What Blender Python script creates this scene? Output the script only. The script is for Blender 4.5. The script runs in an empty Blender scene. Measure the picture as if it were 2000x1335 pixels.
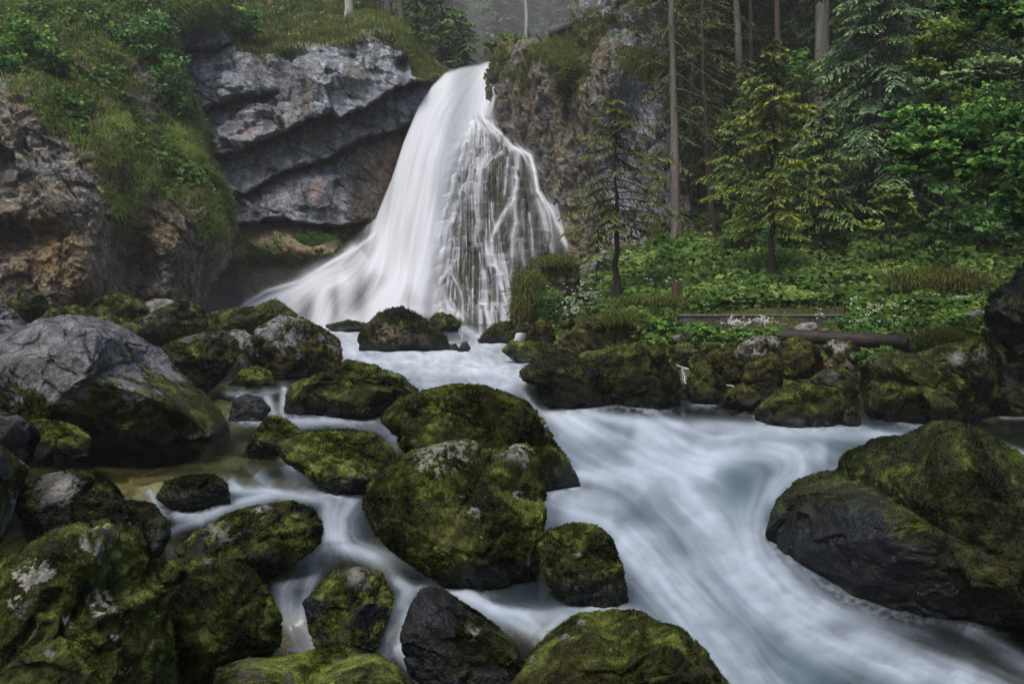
import bpy, math, random, time
import numpy as np
T0 = time.time()
S = bpy.context.scene
COL = S.collection
# ------------------------------------------------------------ camera, world, sun, exposure
F, CX, CY = 1570.0, 1000.0, 667.5
CAMZ = 2.0
PITCH = math.atan(107.5 / F)
cam_d = bpy.data.cameras.new('camera')
cam = bpy.data.objects.new('camera', cam_d)
COL.objects.link(cam)
cam.location = (0, 0, CAMZ)
cam.rotation_euler = (math.pi / 2 - PITCH, 0, 0)
cam_d.sensor_width = 36.0
cam_d.lens = F / 2000 * 36
cam_d.clip_start = 0.05
cam_d.clip_end = 2000
S.camera = cam
SUN_EL, SUN_ROT = math.radians(60), math.radians(-152)
w = bpy.data.worlds.new('World')
S.world = w
w.use_nodes = True
nt = w.node_tree
nt.nodes.clear()
wo = nt.nodes.new('ShaderNodeOutputWorld')
bg = nt.nodes.new('ShaderNodeBackground')
sky = nt.nodes.new('ShaderNodeTexSky')
sky.sky_type = 'NISHITA'
sky.sun_disc = False
sky.sun_elevation = SUN_EL
sky.sun_rotation = SUN_ROT
sky.air_density = 1.0
sky.dust_density = 4.0
sky.ozone_density = 0.6
bg.inputs['Strength'].default_value = 0.13
nt.links.new(sky.outputs[0], bg.inputs[0])
nt.links.new(bg.outputs[0], wo.inputs[0])
sd = bpy.data.lights.new('sun', 'SUN')
sd.energy = 1.7
sd.angle = math.radians(22)
sd.color = (1, 0.97, 0.92)
sun = bpy.data.objects.new('sun', sd)
COL.objects.link(sun)
# direction towards the sun: azimuth measured clockwise from +Y like the sky's sun_rotation
sun.rotation_euler = (math.pi / 2 - SUN_EL, 0, math.pi - SUN_ROT)
S.view_settings.view_transform = 'Standard'
S.view_settings.look = 'None'
S.view_settings.exposure = 0.62
S.view_settings.gamma = 1.0
S.cycles.use_denoising = True
S.cycles.max_bounces = 6
S.cycles.diffuse_bounces = 3
S.cycles.glossy_bounces = 2
S.cycles.transmission_bounces = 3
S.cycles.transparent_max_bounces = 12
S.cycles.volume_bounces = 0
S.cycles.caustics_reflective = False
S.cycles.caustics_refractive = False
S.cycles.use_adaptive_sampling = True
S.cycles.adaptive_threshold = 0.02

# ------------------------------------------------------------ picture point + distance -> world point
cp, sp = math.cos(PITCH), math.sin(PITCH)
def P(px, py, Y):
    px = np.asarray(px, float); py = np.asarray(py, float); Y = np.asarray(Y, float)
    a = (px - CX) / F; b = -(py - CY) / F
    dy = cp + b * sp; dz = -sp + b * cp
    t = Y / dy
    return np.stack([a * t, Y + 0 * t, CAMZ + dz * t], -1)
def Yz(py, z):                       # distance at which the ray through row py is at height z
    b = -(np.asarray(py, float) - CY) / F
    return (z - CAMZ) / (-sp + b * cp) * (cp + b * sp)
def proj(p):                         # world -> picture
    x, y, z = p[..., 0], p[..., 1], p[..., 2] - CAMZ
    d = y * cp - z * sp; u = y * sp + z * cp
    return CX + F * x / d, CY - F * u / d

# ------------------------------------------------------------ noise
rs = np.random.RandomState(7)
PERM = rs.permutation(256).astype(np.int64)
PERM = np.concatenate([PERM, PERM, PERM])
G = rs.normal(size=(256, 3)); G /= np.linalg.norm(G, axis=1)[:, None]
def _h(i, j, k):
    return PERM[PERM[PERM[i & 255] + (j & 255)] + (k & 255)]
def pn(p):
    i = np.floor(p).astype(np.int64); f = p - i
    u = f * f * f * (f * (f * 6 - 15) + 10)
    r = 0
    for dx in (0, 1):
        wx = u[:, 0] if dx else 1 - u[:, 0]
        for dy in (0, 1):
            wy = u[:, 1] if dy else 1 - u[:, 1]
            for dz in (0, 1):
                wz = u[:, 2] if dz else 1 - u[:, 2]
                g = G[_h(i[:, 0] + dx, i[:, 1] + dy, i[:, 2] + dz)]
                d = g[:, 0] * (f[:, 0] - dx) + g[:, 1] * (f[:, 1] - dy) + g[:, 2] * (f[:, 2] - dz)
                r = r + wx * wy * wz * d
    return r * 1.6
def fbm(p, s=1.0, o=4, g=0.5, ridge=False, off=0.0):
    p = np.asarray(p, float) * s + off
    sh = p.shape[:-1]; p = p.reshape(-1, 3)
    a = 1.0; r = 0; t = 0
    for k in range(o):
        n = pn(p + 17.3 * k)
        if ridge: n = 1 - 2 * np.abs(n)
        r = r + a * n; t += a; a *= g; p = p * 2.03
    return (r / t).reshape(sh)
def worley(p, s=1.0, off=0.0):       # F1, F2, random id
    p = np.asarray(p, float) * s + off
    sh = p.shape[:-1]; p = p.reshape(-1, 3)
    i = np.floor(p).astype(np.int64)
    f1 = np.full(len(p), 9.0); f2 = f1.copy(); idd = np.zeros(len(p))
    for dx in (-1, 0, 1):
        for dy in (-1, 0, 1):
            for dz in (-1, 0, 1):
                c = i + (dx, dy, dz)
                h = _h(c[:, 0], c[:, 1], c[:, 2])
                q = c + 0.5 + 0.55 * G[h]
                d = np.linalg.norm(p - q, axis=1)
                m = d < f1
                f2 = np.where(m, f1, np.minimum(f2, d))
                idd = np.where(m, h / 255.0, idd)
                f1 = np.where(m, d, f1)
    return f1.reshape(sh), f2.reshape(sh), idd.reshape(sh)
def facets(p, s=1.0, off=0.0, st=.5):    # broken rock: each cell a tilted plane with its own offset
    p = np.asarray(p, float) * s + off
    sh = p.shape[:-1]; p = p.reshape(-1, 3)
    i = np.floor(p).astype(np.int64)
    f1 = np.full(len(p), 9.0); f2 = f1.copy(); val = np.zeros(len(p))
    for dx in (-1, 0, 1):
        for dy in (-1, 0, 1):
            for dz in (-1, 0, 1):
                c = i + (dx, dy, dz)
                h = _h(c[:, 0], c[:, 1], c[:, 2])
                q = p - (c + 0.5 + 0.55 * G[h])
                d = (q * q).sum(1)
                m = d < f1
                f2 = np.where(m, f1, np.minimum(f2, d))
                val = np.where(m, (q * G[(h * 7 + 31) & 255]).sum(1) + st * (h / 255.0 - .5), val)
                f1 = np.where(m, d, f1)
    return val.reshape(sh), (np.sqrt(f2) - np.sqrt(f1)).reshape(sh)
def ss(a, b, x):
    t = np.clip((x - a) / (b - a), 0, 1); return t * t * (3 - 2 * t)
def lerp(a, b, t):
    return a + (b - a) * t
def mixc(a, b, t):
    return np.asarray(a) + (np.asarray(b) - np.asarray(a)) * t[..., None]
def polydist(px, py, pts):           # distance to a polyline, nearest parameter 0..1, tangent
    pts = np.asarray(pts, float)
    best = np.full(px.shape, 1e9); par = np.zeros(px.shape); tx = np.zeros(px.shape); ty = np.zeros(px.shape)
    L = np.linalg.norm(np.diff(pts, axis=0), axis=1); cum = np.concatenate([[0], np.cumsum(L)])
    for k in range(len(pts) - 1):
        a = pts[k]; d = pts[k + 1] - a; l2 = max(d @ d, 1e-9)
        t = np.clip(((px - a[0]) * d[0] + (py - a[1]) * d[1]) / l2, 0, 1)
        q = np.hypot(px - a[0] - t * d[0], py - a[1] - t * d[1])
        m = q < best
        best = np.where(m, q, best); par = np.where(m, (cum[k] + t * L[k]) / cum[-1], par)
        tx = np.where(m, d[0] / math.sqrt(l2), tx); ty = np.where(m, d[1] / math.sqrt(l2), ty)
    return best, par, tx, ty
def inside(px, py, poly):
    poly = np.asarray(poly, float); r = np.zeros(px.shape, bool)
    x1, y1 = poly[-1]
    for x2, y2 in poly:
        c = ((y1 > py) != (y2 > py)) & (px < (x2 - x1) * (py - y1) / ((y2 - y1) if y2 != y1 else 1e-9) + x1)
        r ^= c; x1, y1 = x2, y2
    return r
def signed(px, py, poly):
    d = polydist(px, py, list(poly) + [poly[0]])[0]
    return np.where(inside(px, py, poly), d, -d)
class RBF:                           # thin-plate interpolation of picture points
    def __init__(s, pts, vals, lam=1e-4):
        s.p = np.asarray(pts, float) / 1000; n = len(s.p)
        r = np.linalg.norm(s.p[:, None] - s.p[None], axis=2)
        A = np.zeros((n + 3, n + 3)); A[:n, :n] = s.k(r) + lam * np.eye(n)
        A[:n, n] = 1; A[:n, n + 1:] = s.p; A[n, :n] = 1; A[n + 1:, :n] = s.p.T
        s.w = np.linalg.solve(A, np.concatenate([vals, [0, 0, 0]]))
    def k(s, r): return r * r * np.log(r + 1e-9)
    def __call__(s, x, y):
        x = np.asarray(x, float) / 1000; y = np.asarray(y, float) / 1000
        r = s.w[-3] + s.w[-2] * x + s.w[-1] * y
        for (a, b), c in zip(s.p, s.w):
            r = r + c * s.k(np.hypot(x - a, y - b))
        return r

# ------------------------------------------------------------ meshes
def mesh(name, v, f, m, attrs=None, parent=None, smooth=True):
    v = np.ascontiguousarray(v, np.float32).reshape(-1, 3); f = np.ascontiguousarray(f, np.int32)
    me = bpy.data.meshes.new(name)
    me.vertices.add(len(v)); me.vertices.foreach_set('co', v.ravel())
    k = f.shape[1]
    me.loops.add(f.size); me.loops.foreach_set('vertex_index', f.ravel())
    me.polygons.add(len(f)); me.polygons.foreach_set('loop_start', np.arange(0, f.size, k, dtype=np.int32))
    me.update(calc_edges=True)
    me.polygons.foreach_set('use_smooth', np.full(len(f), smooth))
    if attrs:
        for n, a in attrs.items():
            a = np.asarray(a, np.float32)
            if a.ndim == 2:
                if a.shape[1] == 3: a = np.concatenate([a, np.ones((len(a), 1), np.float32)], 1)
                at = me.attributes.new(n, 'FLOAT_COLOR', 'POINT'); at.data.foreach_set('color', np.ascontiguousarray(a).ravel())
            else:
                at = me.attributes.new(n, 'FLOAT', 'POINT'); at.data.foreach_set('value', np.ascontiguousarray(a))
    me.materials.append(m)
    o = bpy.data.objects.new(name, me); COL.objects.link(o)
    if parent: o.parent = parent
    return o
def tag(o, label=None, cat=None, group=None, kind=None):
    if label: o['label'] = label
    if cat: o['category'] = cat
    if group: o['group'] = group
    if kind: o['kind'] = kind
    return o
def empty(name, loc, label, cat, group=None):
    o = bpy.data.objects.new(name, None); COL.objects.link(o); o.location = [float(c) for c in loc]
    o.empty_display_size = 0.3
    return tag(o, label, cat, group)
def copy_tree(o, parent=None):
    c = o.copy(); COL.objects.link(c); c.parent = parent
    for ch in list(o.children): copy_tree(ch, c)
    return c
def gridfaces(nr, nc, keep=None):
    i = np.arange(nr * nc).reshape(nr, nc)
    f = np.stack([i[:-1, :-1], i[1:, :-1], i[1:, 1:], i[:-1, 1:]], -1)
    if keep is not None:
        k = keep[:-1, :-1] | keep[1:, :-1] | keep[1:, 1:] | keep[:-1, 1:]
        return f[k]
    return f.reshape(-1, 4)
def compact(v, f, attrs):
    u, inv = np.unique(f.ravel(), return_inverse=True)
    return v.reshape(-1, 3)[u], inv.reshape(f.shape), {k: np.asarray(a).reshape((-1,) + np.asarray(a).shape[2:])[u] for k, a in attrs.items()}
def gnormal(v):                      # normals of a grid (nr,nc,3), facing the camera side (-Y / +Z)
    dx = np.gradient(v, axis=1); dy = np.gradient(v, axis=0)
    n = np.cross(dx, dy); n /= np.linalg.norm(n, axis=2)[..., None] + 1e-12
    s = np.where((n * (v - np.array([0, 0, CAMZ]))).sum(-1) > 0, -1, 1)
    return n * s[..., None]

# ------------------------------------------------------------ materials
def newmat(name):
    m = bpy.data.materials.new(name); m.use_nodes = True
    m.node_tree.nodes.clear(); return m, m.node_tree.nodes, m.node_tree.links
def nat_mat(name, bscale=30, bstr=0.6, bdist=0.02, cvar=0.5, rough=0.9, spec=0.25, detail=6):
    """Colour from the 'Col' attribute times world-space noise, bump from noise, roughness from 'rgh'."""
    m, N, L = newmat(name)
    out = N.new('ShaderNodeOutputMaterial'); b = N.new('ShaderNodeBsdfPrincipled')
    at = N.new('ShaderNodeAttribute'); at.attribute_name = 'Col'
    rg = N.new('ShaderNodeAttribute'); rg.attribute_name = 'rgh'
    tc = N.new('ShaderNodeNewGeometry')
    n1 = N.new('ShaderNodeTexNoise'); n1.inputs['Scale'].default_value = bscale; n1.inputs['Detail'].default_value = detail; n1.inputs['Roughness'].default_value = 0.65
    L.new(tc.outputs['Position'], n1.inputs['Vector'])
    mr = N.new('ShaderNodeMapRange'); mr.inputs['From Min'].default_value = 0.3; mr.inputs['From Max'].default_value = 0.7
    mr.inputs['To Min'].default_value = 1 - cvar; mr.inputs['To Max'].default_value = 1 + cvar
    L.new(n1.outputs['Fac'], mr.inputs['Value'])
    mu = N.new('ShaderNodeVectorMath'); mu.operation = 'SCALE'
    L.new(at.outputs['Color'], mu.inputs[0]); L.new(mr.outputs[0], mu.inputs['Scale'])
    L.new(mu.outputs[0], b.inputs['Base Color'])
    L.new(rg.outputs['Fac'], b.inputs['Roughness'])
    b.inputs['Specular IOR Level'].default_value = spec
    n2 = N.new('ShaderNodeTexNoise'); n2.inputs['Scale'].default_value = bscale * 1.7; n2.inputs['Detail'].default_value = detail
    L.new(tc.outputs['Position'], n2.inputs['Vector'])
    bp = N.new('ShaderNodeBump'); bp.inputs['Strength'].default_value = bstr; bp.inputs['Distance'].default_value = bdist
    L.new(n2.outputs['Fac'], bp.inputs['Height']); L.new(bp.outputs[0], b.inputs['Normal'])
    L.new(b.outputs[0], out.inputs[0])
    return m
def leaf_mat(name, trans=0.3):
    m, N, L = newmat(name)
    out = N.new('ShaderNodeOutputMaterial'); d = N.new('ShaderNodeBsdfDiffuse'); t = N.new('ShaderNodeBsdfTranslucent')
    at = N.new('ShaderNodeAttribute'); at.attribute_name = 'Col'
    mx = N.new('ShaderNodeMixShader'); mx.inputs[0].default_value = trans
    L.new(at.outputs['Color'], d.inputs[0]); L.new(at.outputs['Color'], t.inputs[0])
    L.new(d.outputs[0], mx.inputs[1]); L.new(t.outputs[0], mx.inputs[2]); L.new(mx.outputs[0], out.inputs[0])
    return m
def water_mat(name, glossy=0.12):
    """'alpha' = how much white foam covers the clear water, 'Col' = its colour."""
    m, N, L = newmat(name)
    out = N.new('ShaderNodeOutputMaterial')
    al = N.new('ShaderNodeAttribute'); al.attribute_name = 'alpha'
    co = N.new('ShaderNodeAttribute'); co.attribute_name = 'Col'
    cl = N.new('ShaderNodeAttribute'); cl.attribute_name = 'tint'
    tr = N.new('ShaderNodeBsdfTransparent')
    L.new(cl.outputs['Color'], tr.inputs[0])
    gl = N.new('ShaderNodeBsdfGlossy'); gl.inputs['Roughness'].default_value = glossy
    gl.inputs['Color'].default_value = (0.9, 0.95, 1, 1)
    fr = N.new('ShaderNodeFresnel'); fr.inputs['IOR'].default_value = 1.33
    geo = N.new('ShaderNodeNewGeometry'); nz = N.new('ShaderNodeTexNoise'); nz.inputs['Scale'].default_value = 5; nz.inputs['Detail'].default_value = 3
    L.new(geo.outputs['Position'], nz.inputs['Vector'])
    bp = N.new('ShaderNodeBump'); bp.inputs['Strength'].default_value = 0.25; bp.inputs['Distance'].default_value = 0.03
    L.new(nz.outputs['Fac'], bp.inputs['Height']); L.new(bp.outputs[0], gl.inputs['Normal']); L.new(bp.outputs[0], fr.inputs['Normal'])
    m1 = N.new('ShaderNodeMixShader'); L.new(fr.outputs[0], m1.inputs[0]); L.new(tr.outputs[0], m1.inputs[1]); L.new(gl.outputs[0], m1.inputs[2])
    df = N.new('ShaderNodeBsdfPrincipled'); df.inputs['Roughness'].default_value = 0.55; df.inputs['Specular IOR Level'].default_value = 0.3
    L.new(co.outputs['Color'], df.inputs['Base Color'])
    m2 = N.new('ShaderNodeMixShader'); L.new(al.outputs['Fac'], m2.inputs[0]); L.new(m1.outputs[0], m2.inputs[1]); L.new(df.outputs[0], m2.inputs[2])
    L.new(m2.outputs[0], out.inputs[0])
    return m
def veil_mat(name):
    m, N, L = newmat(name)
    out = N.new('ShaderNodeOutputMaterial')
    al = N.new('ShaderNodeAttribute'); al.attribute_name = 'alpha'
    co = N.new('ShaderNodeAttribute'); co.attribute_name = 'Col'
    tr = N.new('ShaderNodeBsdfTransparent'); df = N.new('ShaderNodeBsdfDiffuse'); tl = N.new('ShaderNodeBsdfTranslucent')
    mm = N.new('ShaderNodeMixShader'); mm.inputs[0].default_value = 0.2
    L.new(co.outputs['Color'], df.inputs[0]); L.new(co.outputs['Color'], tl.inputs[0])
    L.new(df.outputs[0], mm.inputs[1]); L.new(tl.outputs[0], mm.inputs[2])
    m2 = N.new('ShaderNodeMixShader'); L.new(al.outputs['Fac'], m2.inputs[0]); L.new(tr.outputs[0], m2.inputs[1]); L.new(mm.outputs[0], m2.inputs[2])
    L.new(m2.outputs[0], out.inputs[0])
    return m
M_CLIFF = nat_mat('cliff_rock', 9, 0.8, 0.12, 0.45)
M_ROCK = nat_mat('boulder_rock', 34, 0.8, 0.02, 0.5)
M_SOIL = nat_mat('soil', 12, 0.8, 0.05, 0.4)
M_BARK = nat_mat('bark', 25, 0.9, 0.02, 0.45)
M_LEAF = leaf_mat('foliage', 0.3)
M_MOSS = leaf_mat('moss_leaflets', 0.15)
M_WATER = water_mat('stream_water')
M_VEIL = veil_mat('falling_water')

# ------------------------------------------------------------ line-integral streaks along a flow field
def lic(dx, dy, n_steps, seed, smooth=1):
    r = np.random.RandomState(seed); nr, nc = dx.shape
    nz = r.rand(nr, nc)
    for _ in range(smooth):
        nz = (nz + np.roll(nz, 1, 0) + np.roll(nz, 1, 1) + np.roll(nz, -1, 0) + np.roll(nz, -1, 1)) / 5
    yy, xx = np.mgrid[0:nr, 0:nc].astype(float)
    acc = nz.copy(); wt = 1.0
    for sg in (1, -1):
        x = xx.copy(); y = yy.copy()
        for k in range(n_steps):
            xi = np.clip(x.round().astype(int), 0, nc - 1); yi = np.clip(y.round().astype(int), 0, nr - 1)
            x = x + sg * dx[yi, xi]; y = y + sg * dy[yi, xi]
            xi = np.clip(x.round().astype(int), 0, nc - 1); yi = np.clip(y.round().astype(int), 0, nr - 1)
            h = 0.5 + 0.5 * math.cos(math.pi * k / n_steps)
            acc += h * nz[yi, xi]; wt += h
    a = acc / wt
    a = (a - a.mean()) / (a.std() + 1e-9)
    return a
def flow_field(px, py, strokes, default=(1, 0.25)):
    sx = np.full(px.shape, default[0] * 1e-3); sy = np.full(px.shape, default[1] * 1e-3)
    foam = np.zeros(px.shape)
    for pts, wd, st in strokes:
        pts = np.asarray(pts, float)
        lo = pts.min(0) - wd * 3.2; hi = pts.max(0) + wd * 3.2
        c0, c1 = np.searchsorted(px[0], [lo[0], hi[0]]); r0, r1 = np.searchsorted(py[:, 0], [lo[1], hi[1]])
        if c1 - c0 < 2 or r1 - r0 < 2: continue
        sl = (slice(r0, r1), slice(c0, c1))
        d, t, tx, ty = polydist(px[sl], py[sl], pts)
        g = np.exp(-(d / wd) ** 2)
        if isinstance(st, tuple): s_ = st[0] + (st[1] - st[0]) * t
        else: s_ = st
        ends = ss(0, 0.08, t + 0.03) * ss(0, 0.08, 1.03 - t)
        foam[sl] = 1 - (1 - foam[sl]) * (1 - np.clip(g * s_ * ends, 0, 1))
        w_ = np.exp(-(d / (wd * 1.3)) ** 2) + 1e-4 * np.exp(-(d / 120))
        sx[sl] += w_ * tx; sy[sl] += w_ * ty
    l = np.hypot(sx, sy) + 1e-9
    return sx / l, sy / l, foam
# ============================================================ TERRAIN: cliffs, banks, bed
def bumpsum(px, py, L):
    r = np.zeros(px.shape)
    for x, y, rx, ry, a in L:
        r += a * np.exp(-((px - x) / rx) ** 2 - ((py - y) / ry) ** 2)
    return r
def pgrid(x0, x1, y0, y1, st):
    xs = np.arange(x0, x1 + st, st); ys = np.arange(y0, y1 + st, st)
    return np.meshgrid(xs.astype(float), ys.astype(float))
def ctrl(L):
    L = np.array(L, float); return RBF(L[:, :2], L[:, 2])
GREEN = np.array([0.080, 0.120, 0.028]); GREEN2 = np.array([0.125, 0.145, 0.034]); DKMOSS = np.array([0.022, 0.030, 0.009])
GREY = np.array([0.20, 0.215, 0.24]); BROWN = np.array([0.105, 0.085, 0.052]); OCHRE = np.array([0.165, 0.112, 0.055])
def interp(x, pts):
    pts = np.array(pts, float); return np.interp(x, pts[:, 0], pts[:, 1])

# ---- left cliff
LEFT_POLY = [(-300, -220), (430, -220), (452, 10), (425, 42), (338, 62), (345, 110), (362, 175), (384, 208), (402, 260),
             (412, 310), (432, 350), (452, 395), (459, 440), (448, 500), (436, 530), (405, 570), (395, 720), (-300, 720)]
yl = ctrl([(0, 600, 19), (-300, 600, 17), (400, 600, 25), (0, 300, 20.5), (200, 300, 23.2), (400, 300, 27), (0, 0, 26.5), (200, 0, 29),
           (440, 0, 33), (440, 450, 26.5), (200, 500, 21.3), (100, 150, 24.4), (300, 150, 27.8), (-300, 0, 24), (-300, 300, 19), (0, 720, 18), (400, 720, 24),
           (0, -220, 32), (430, -220, 40), (350, 500, 24.2)])
X, Y_ = pgrid(-260, 470, -180, 690, 2.0)
sd_ = signed(X, Y_, LEFT_POLY)
D = yl(X, Y_)
D += bumpsum(X, Y_, [(265, 520, 45, 75, 1.6), (20, 340, 50, 60, 1.0), (90, 420, 90, 40, -0.7), (340, 470, 60, 60, -0.8), (160, 540, 50, 60, -0.9),
                     (215, 300, 60, 40, -0.5), (310, 250, 50, 50, 0.7), (60, 200, 40, 60, -0.7), (390, 400, 40, 60, -0.5), (30, 470, 50, 30, 0.8)])
D += 2.2 * (1 - np.sqrt(np.clip(1 - (1 - np.clip(sd_ / 55, 0, 1)) ** 2, 0, 1)))
V = P(X, Y_, D); N_ = gnormal(V)
grn_line = interp(X, [(-260, 120), (0, 145), (60, 170), (100, 230), (180, 310), (235, 405), (300, 395), (370, 405), (430, 440), (470, 460)])
nz1 = fbm(V, 0.5, 4); nz2 = fbm(V, 2.2, 3, off=5)
# each zone's own rock and grass cover
gm = ss(-25, 25, grn_line - Y_ + 70 * nz1 + 30 * nz2)
gm *= 1 - 0.9 * ss(0.05, 0.22, fbm(V, 0.7, 4, off=31)) * ss(40, 140, Y_)
gm = np.maximum(gm, 0.9 * ss(0.15, 0.3, nz1) * (X > 380) * (Y_ < 500))
rr = fbm(V, 0.55, 5, 0.55, True); f1, f2, cid = worley(V * np.array([1, 1, 1.3]), 0.9)
wv = V + 0.35 * np.stack([fbm(V, 1.2, 3, off=k_) for k_ in (1, 2, 3)], -1)
q1, e1 = facets(wv, 0.55, 3.); q2, e2 = facets(wv, 1.5, 8.); q3, e3 = facets(wv, 4.2, 15.)
disp = (0.20 * rr + 0.24 * q1 + 0.20 * q2 + 0.10 * q3 + 0.06 * fbm(V, 6, 4)) * (1 - 0.55 * gm) + 0.35 * fbm(V, 0.8, 3, off=9) * gm
crk_ = np.maximum(ss(.10, .0, e2) * .7, ss(.12, 0, e3) * .45)
NC = np.array([.25, -.88, .4])
V = V + (NC * (1 - gm)[..., None] + N_ * gm[..., None]) * disp[..., None]
och = np.exp(-((X - 60) / 150) ** 2 - ((Y_ - 500) / 90) ** 2) * 1.2 + 0.5 * np.exp(-((X - 330) / 70) ** 2 - ((Y_ - 470) / 40) ** 2)
och = np.clip(och * (0.6 + 1.6 * fbm(V, 0.8, 4, off=3)), 0, 1)
rock = 1.45 * mixc(BROWN * 1.0, GREY * 0.45, np.clip(0.3 + 1.2 * fbm(V, 0.7, 4, off=12), 0, 1))
rock = rock * (1 - 0.55 * ss(0.02, 0.3, fbm(V, 1.1, 4, off=44)))[..., None]
rock = mixc(rock, OCHRE, och * .8)
rock = rock * (1 - crk_ * .7)[..., None]
rock = rock * (0.75 + 0.9 * np.clip(fbm(V, 3, 3, off=8) + 0.25, 0, 1))[..., None]
rock = rock * np.clip(1 + 1.3 * fbm(V, 6, 4, .7, off=90), .3, 2)[..., None]
grc = mixc(GREEN, GREEN2, np.clip(0.45 + 1.3 * fbm(V, 1.0, 4, off=2), 0, 1)) * 0.8
colr = mixc(rock, grc, gm)
keep = sd_ > -3
v, f, a = compact(V, gridfaces(*X.shape, keep), {'Col': colr, 'rgh': np.full(X.shape, 0.9)})
tag(mesh('cliff', v, f, M_CLIFF, a), 'steep mossy rock slope on the left side of the gorge', kind='structure')
SCAT = []                                # surfaces for grass: (V, N, mask, sizes)
SCAT.append(('left', V, N_, gm * (sd_ > 2), X, Y_, D))

# ---- centre cliff with its meadow on top
EDGE = [(300, 60), (338, 62), (380, 40), (430, 62), (452, 88), (475, 100), (520, 108), (560, 98), (600, 92), (660, 86), (700, 74), (740, 68), (765, 78), (790, 100), (805, 150), (835, 165), (880, 175), (990, 180)]
SKY_C = [(300, -240), (640, -240), (652, -60), (700, 0), (760, 28), (795, 55), (825, 90), (850, 122), (872, 138), (990, 150), (990, 720), (300, 720)]
yc = ctrl([(300, 100, 34), (550, 100, 33.5), (800, 110, 34.2), (860, 200, 35.5), (300, 420, 32), (600, 420, 33.2), (760, 420, 34.8), (500, 520, 32.8), (700, 500, 33.5),
           (400, 600, 33.5), (600, 640, 31.8), (980, 300, 36.5), (900, 500, 35), (400, 720, 31.5), (300, 250, 33), (680, 260, 33.6), (820, 180, 34.6)])
X, Y_ = pgrid(290, 985, -220, 690, 2)
sd_ = signed(X, Y_, SKY_C)
D = yc(X, Y_)
E = interp(X, EDGE)
wob = 6 * fbm(np.stack([X / 40, Y_ / 40, 0 * X], -1), 1, 3)
cracks = [([(330, 112), (370, 106), (420, 102), (447, 84)], 0.5, 0.35), ([(340, 214), (385, 212), (430, 204), (470, 190), (520, 178)], 0.7, 0.5),
          ([(400, 305), (440, 300), (500, 283), (545, 263), (600, 236), (660, 223), (710, 210), (760, 182), (800, 163), (850, 158)], 1.5, 1.1),
          ([(430, 388), (475, 378), (530, 350), (590, 322), (640, 305), (700, 280), (760, 258), (850, 235)], 0.8, 0.8),
          ([(430, 432), (500, 436), (560, 430), (610, 440), (660, 446), (710, 436), (760, 440), (850, 430)], 1.0, 0.8)]
crk = np.zeros(X.shape)
for pts, lip, rec in cracks:
    xs0, xs1 = pts[0][0], pts[-1][0]
    y0 = interp(X, pts) + wob
    fade = ss(xs0 - 30, xs0 + 10, X) * (1 - ss(xs1 - 10, xs1 + 30, X))
    t = Y_ - y0
    D -= 0.75 * fade * lip * np.exp(-np.clip(-t, 0, None) / 45) * (1 - ss(-3, 4, t))
    D += 0.9 * fade * rec * ss(-3, 4, t) * np.exp(-np.clip(t, 0, None) / 45)
    crk = np.maximum(crk, fade * np.exp(-((t - 4) / 5) ** 2))
D += 0.9 * crk
D += bumpsum(X, Y_, [(610, 385, 40, 40, -1.0), (700, 400, 50, 30, -0.5), (520, 400, 50, 25, -0.5), (790, 130, 14, 12, 1.6), (480, 570, 70, 60, 2.0), (640, 500, 90, 30, -1.2), (540, 480, 60, 40, -1.0),
                     (650, 150, 60, 40, -0.5), (560, 140, 14, 40, 0.4), (440, 160, 50, 35, -0.5)])
up = np.clip(E - Y_, 0, None)
D += up * 0.055 + 1.2 * (1 - np.exp(-up / 20)) + 0.0003 * up ** 2
D += 1.6 * (1 - np.sqrt(np.clip(1 - (1 - np.clip(sd_ / 40, 0, 1)) ** 2, 0, 1))) * (Y_ < 200)
V = P(X, Y_, D); N_ = gnormal(V)
nz = fbm(V, 0.9, 3)
gm = ss(-8, 10, E - Y_ + 22 * nz)
brn = ss(430, 455, Y_ + 10 * nz)                       # earthy ledge below the overhang
brn = np.maximum(brn, 0.8 * ss(640, 760, X) * ss(240, 330, Y_))
gm2 = brn * ss(-0.05, 0.2, fbm(V, 0.8, 4, off=20)) * (Y_ > 440)
gm2 = np.maximum(gm2, np.exp(-((X - 615) / 34) ** 2 - ((Y_ - 474) / 13) ** 2) > 0.4)
q = V * np.array([1, 1, 1.0]); q[..., 2] += 0.28 * q[..., 0]
f1, f2, cid = worley(q * np.array([0.6, 0.6, 1.1]), 0.8)
f1b, f2b, cidb = worley(q * np.array([0.8, 0.8, 1.3]), 2.2, off=7)
rid = fbm(q * np.array([1, 1, 2.0]), 0.7, 5, 0.5, True)
wq = q * np.array([.75, .75, 1.25]) + .25 * np.stack([fbm(V, 1.1, 3, off=k_) for k_ in (11, 12, 13)], -1)
q1, e1 = facets(wq, 0.42, 5., .3); q2, e2 = facets(wq, 1.1, 9., .4); q3, e3 = facets(wq, 3.2, 19.)
disp = (0.50 * q1 + 0.20 * q2 + 0.07 * q3 + 0.12 * rid + 0.05 * fbm(V, 8, 3)) * (1 - gm) + gm * 0.5 * fbm(V, 0.7, 4, off=3)
V = V + (np.array([0, -.93, .36]) * (1 - gm)[..., None] + N_ * gm[..., None]) * disp[..., None]
st = fbm(V * np.array([3.0, 1, 0.35]), 1.0, 4, off=4)  # vertical stains
rock = GREY * (0.72 + 1.1 * np.clip(st + 0.12, -0.3, 1) + 0.5 * fbm(V, 1.6, 4, off=6))[..., None]
pale = ss(0.12, 0.42, st) * ss(190, 110, Y_)
rock = mixc(rock, [0.42, 0.43, 0.45], pale * 0.7)
rock = mixc(rock, BROWN * 1.1, 0.6 * ss(0.1, 0.35, fbm(V, 0.45, 3, off=50)))
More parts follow.
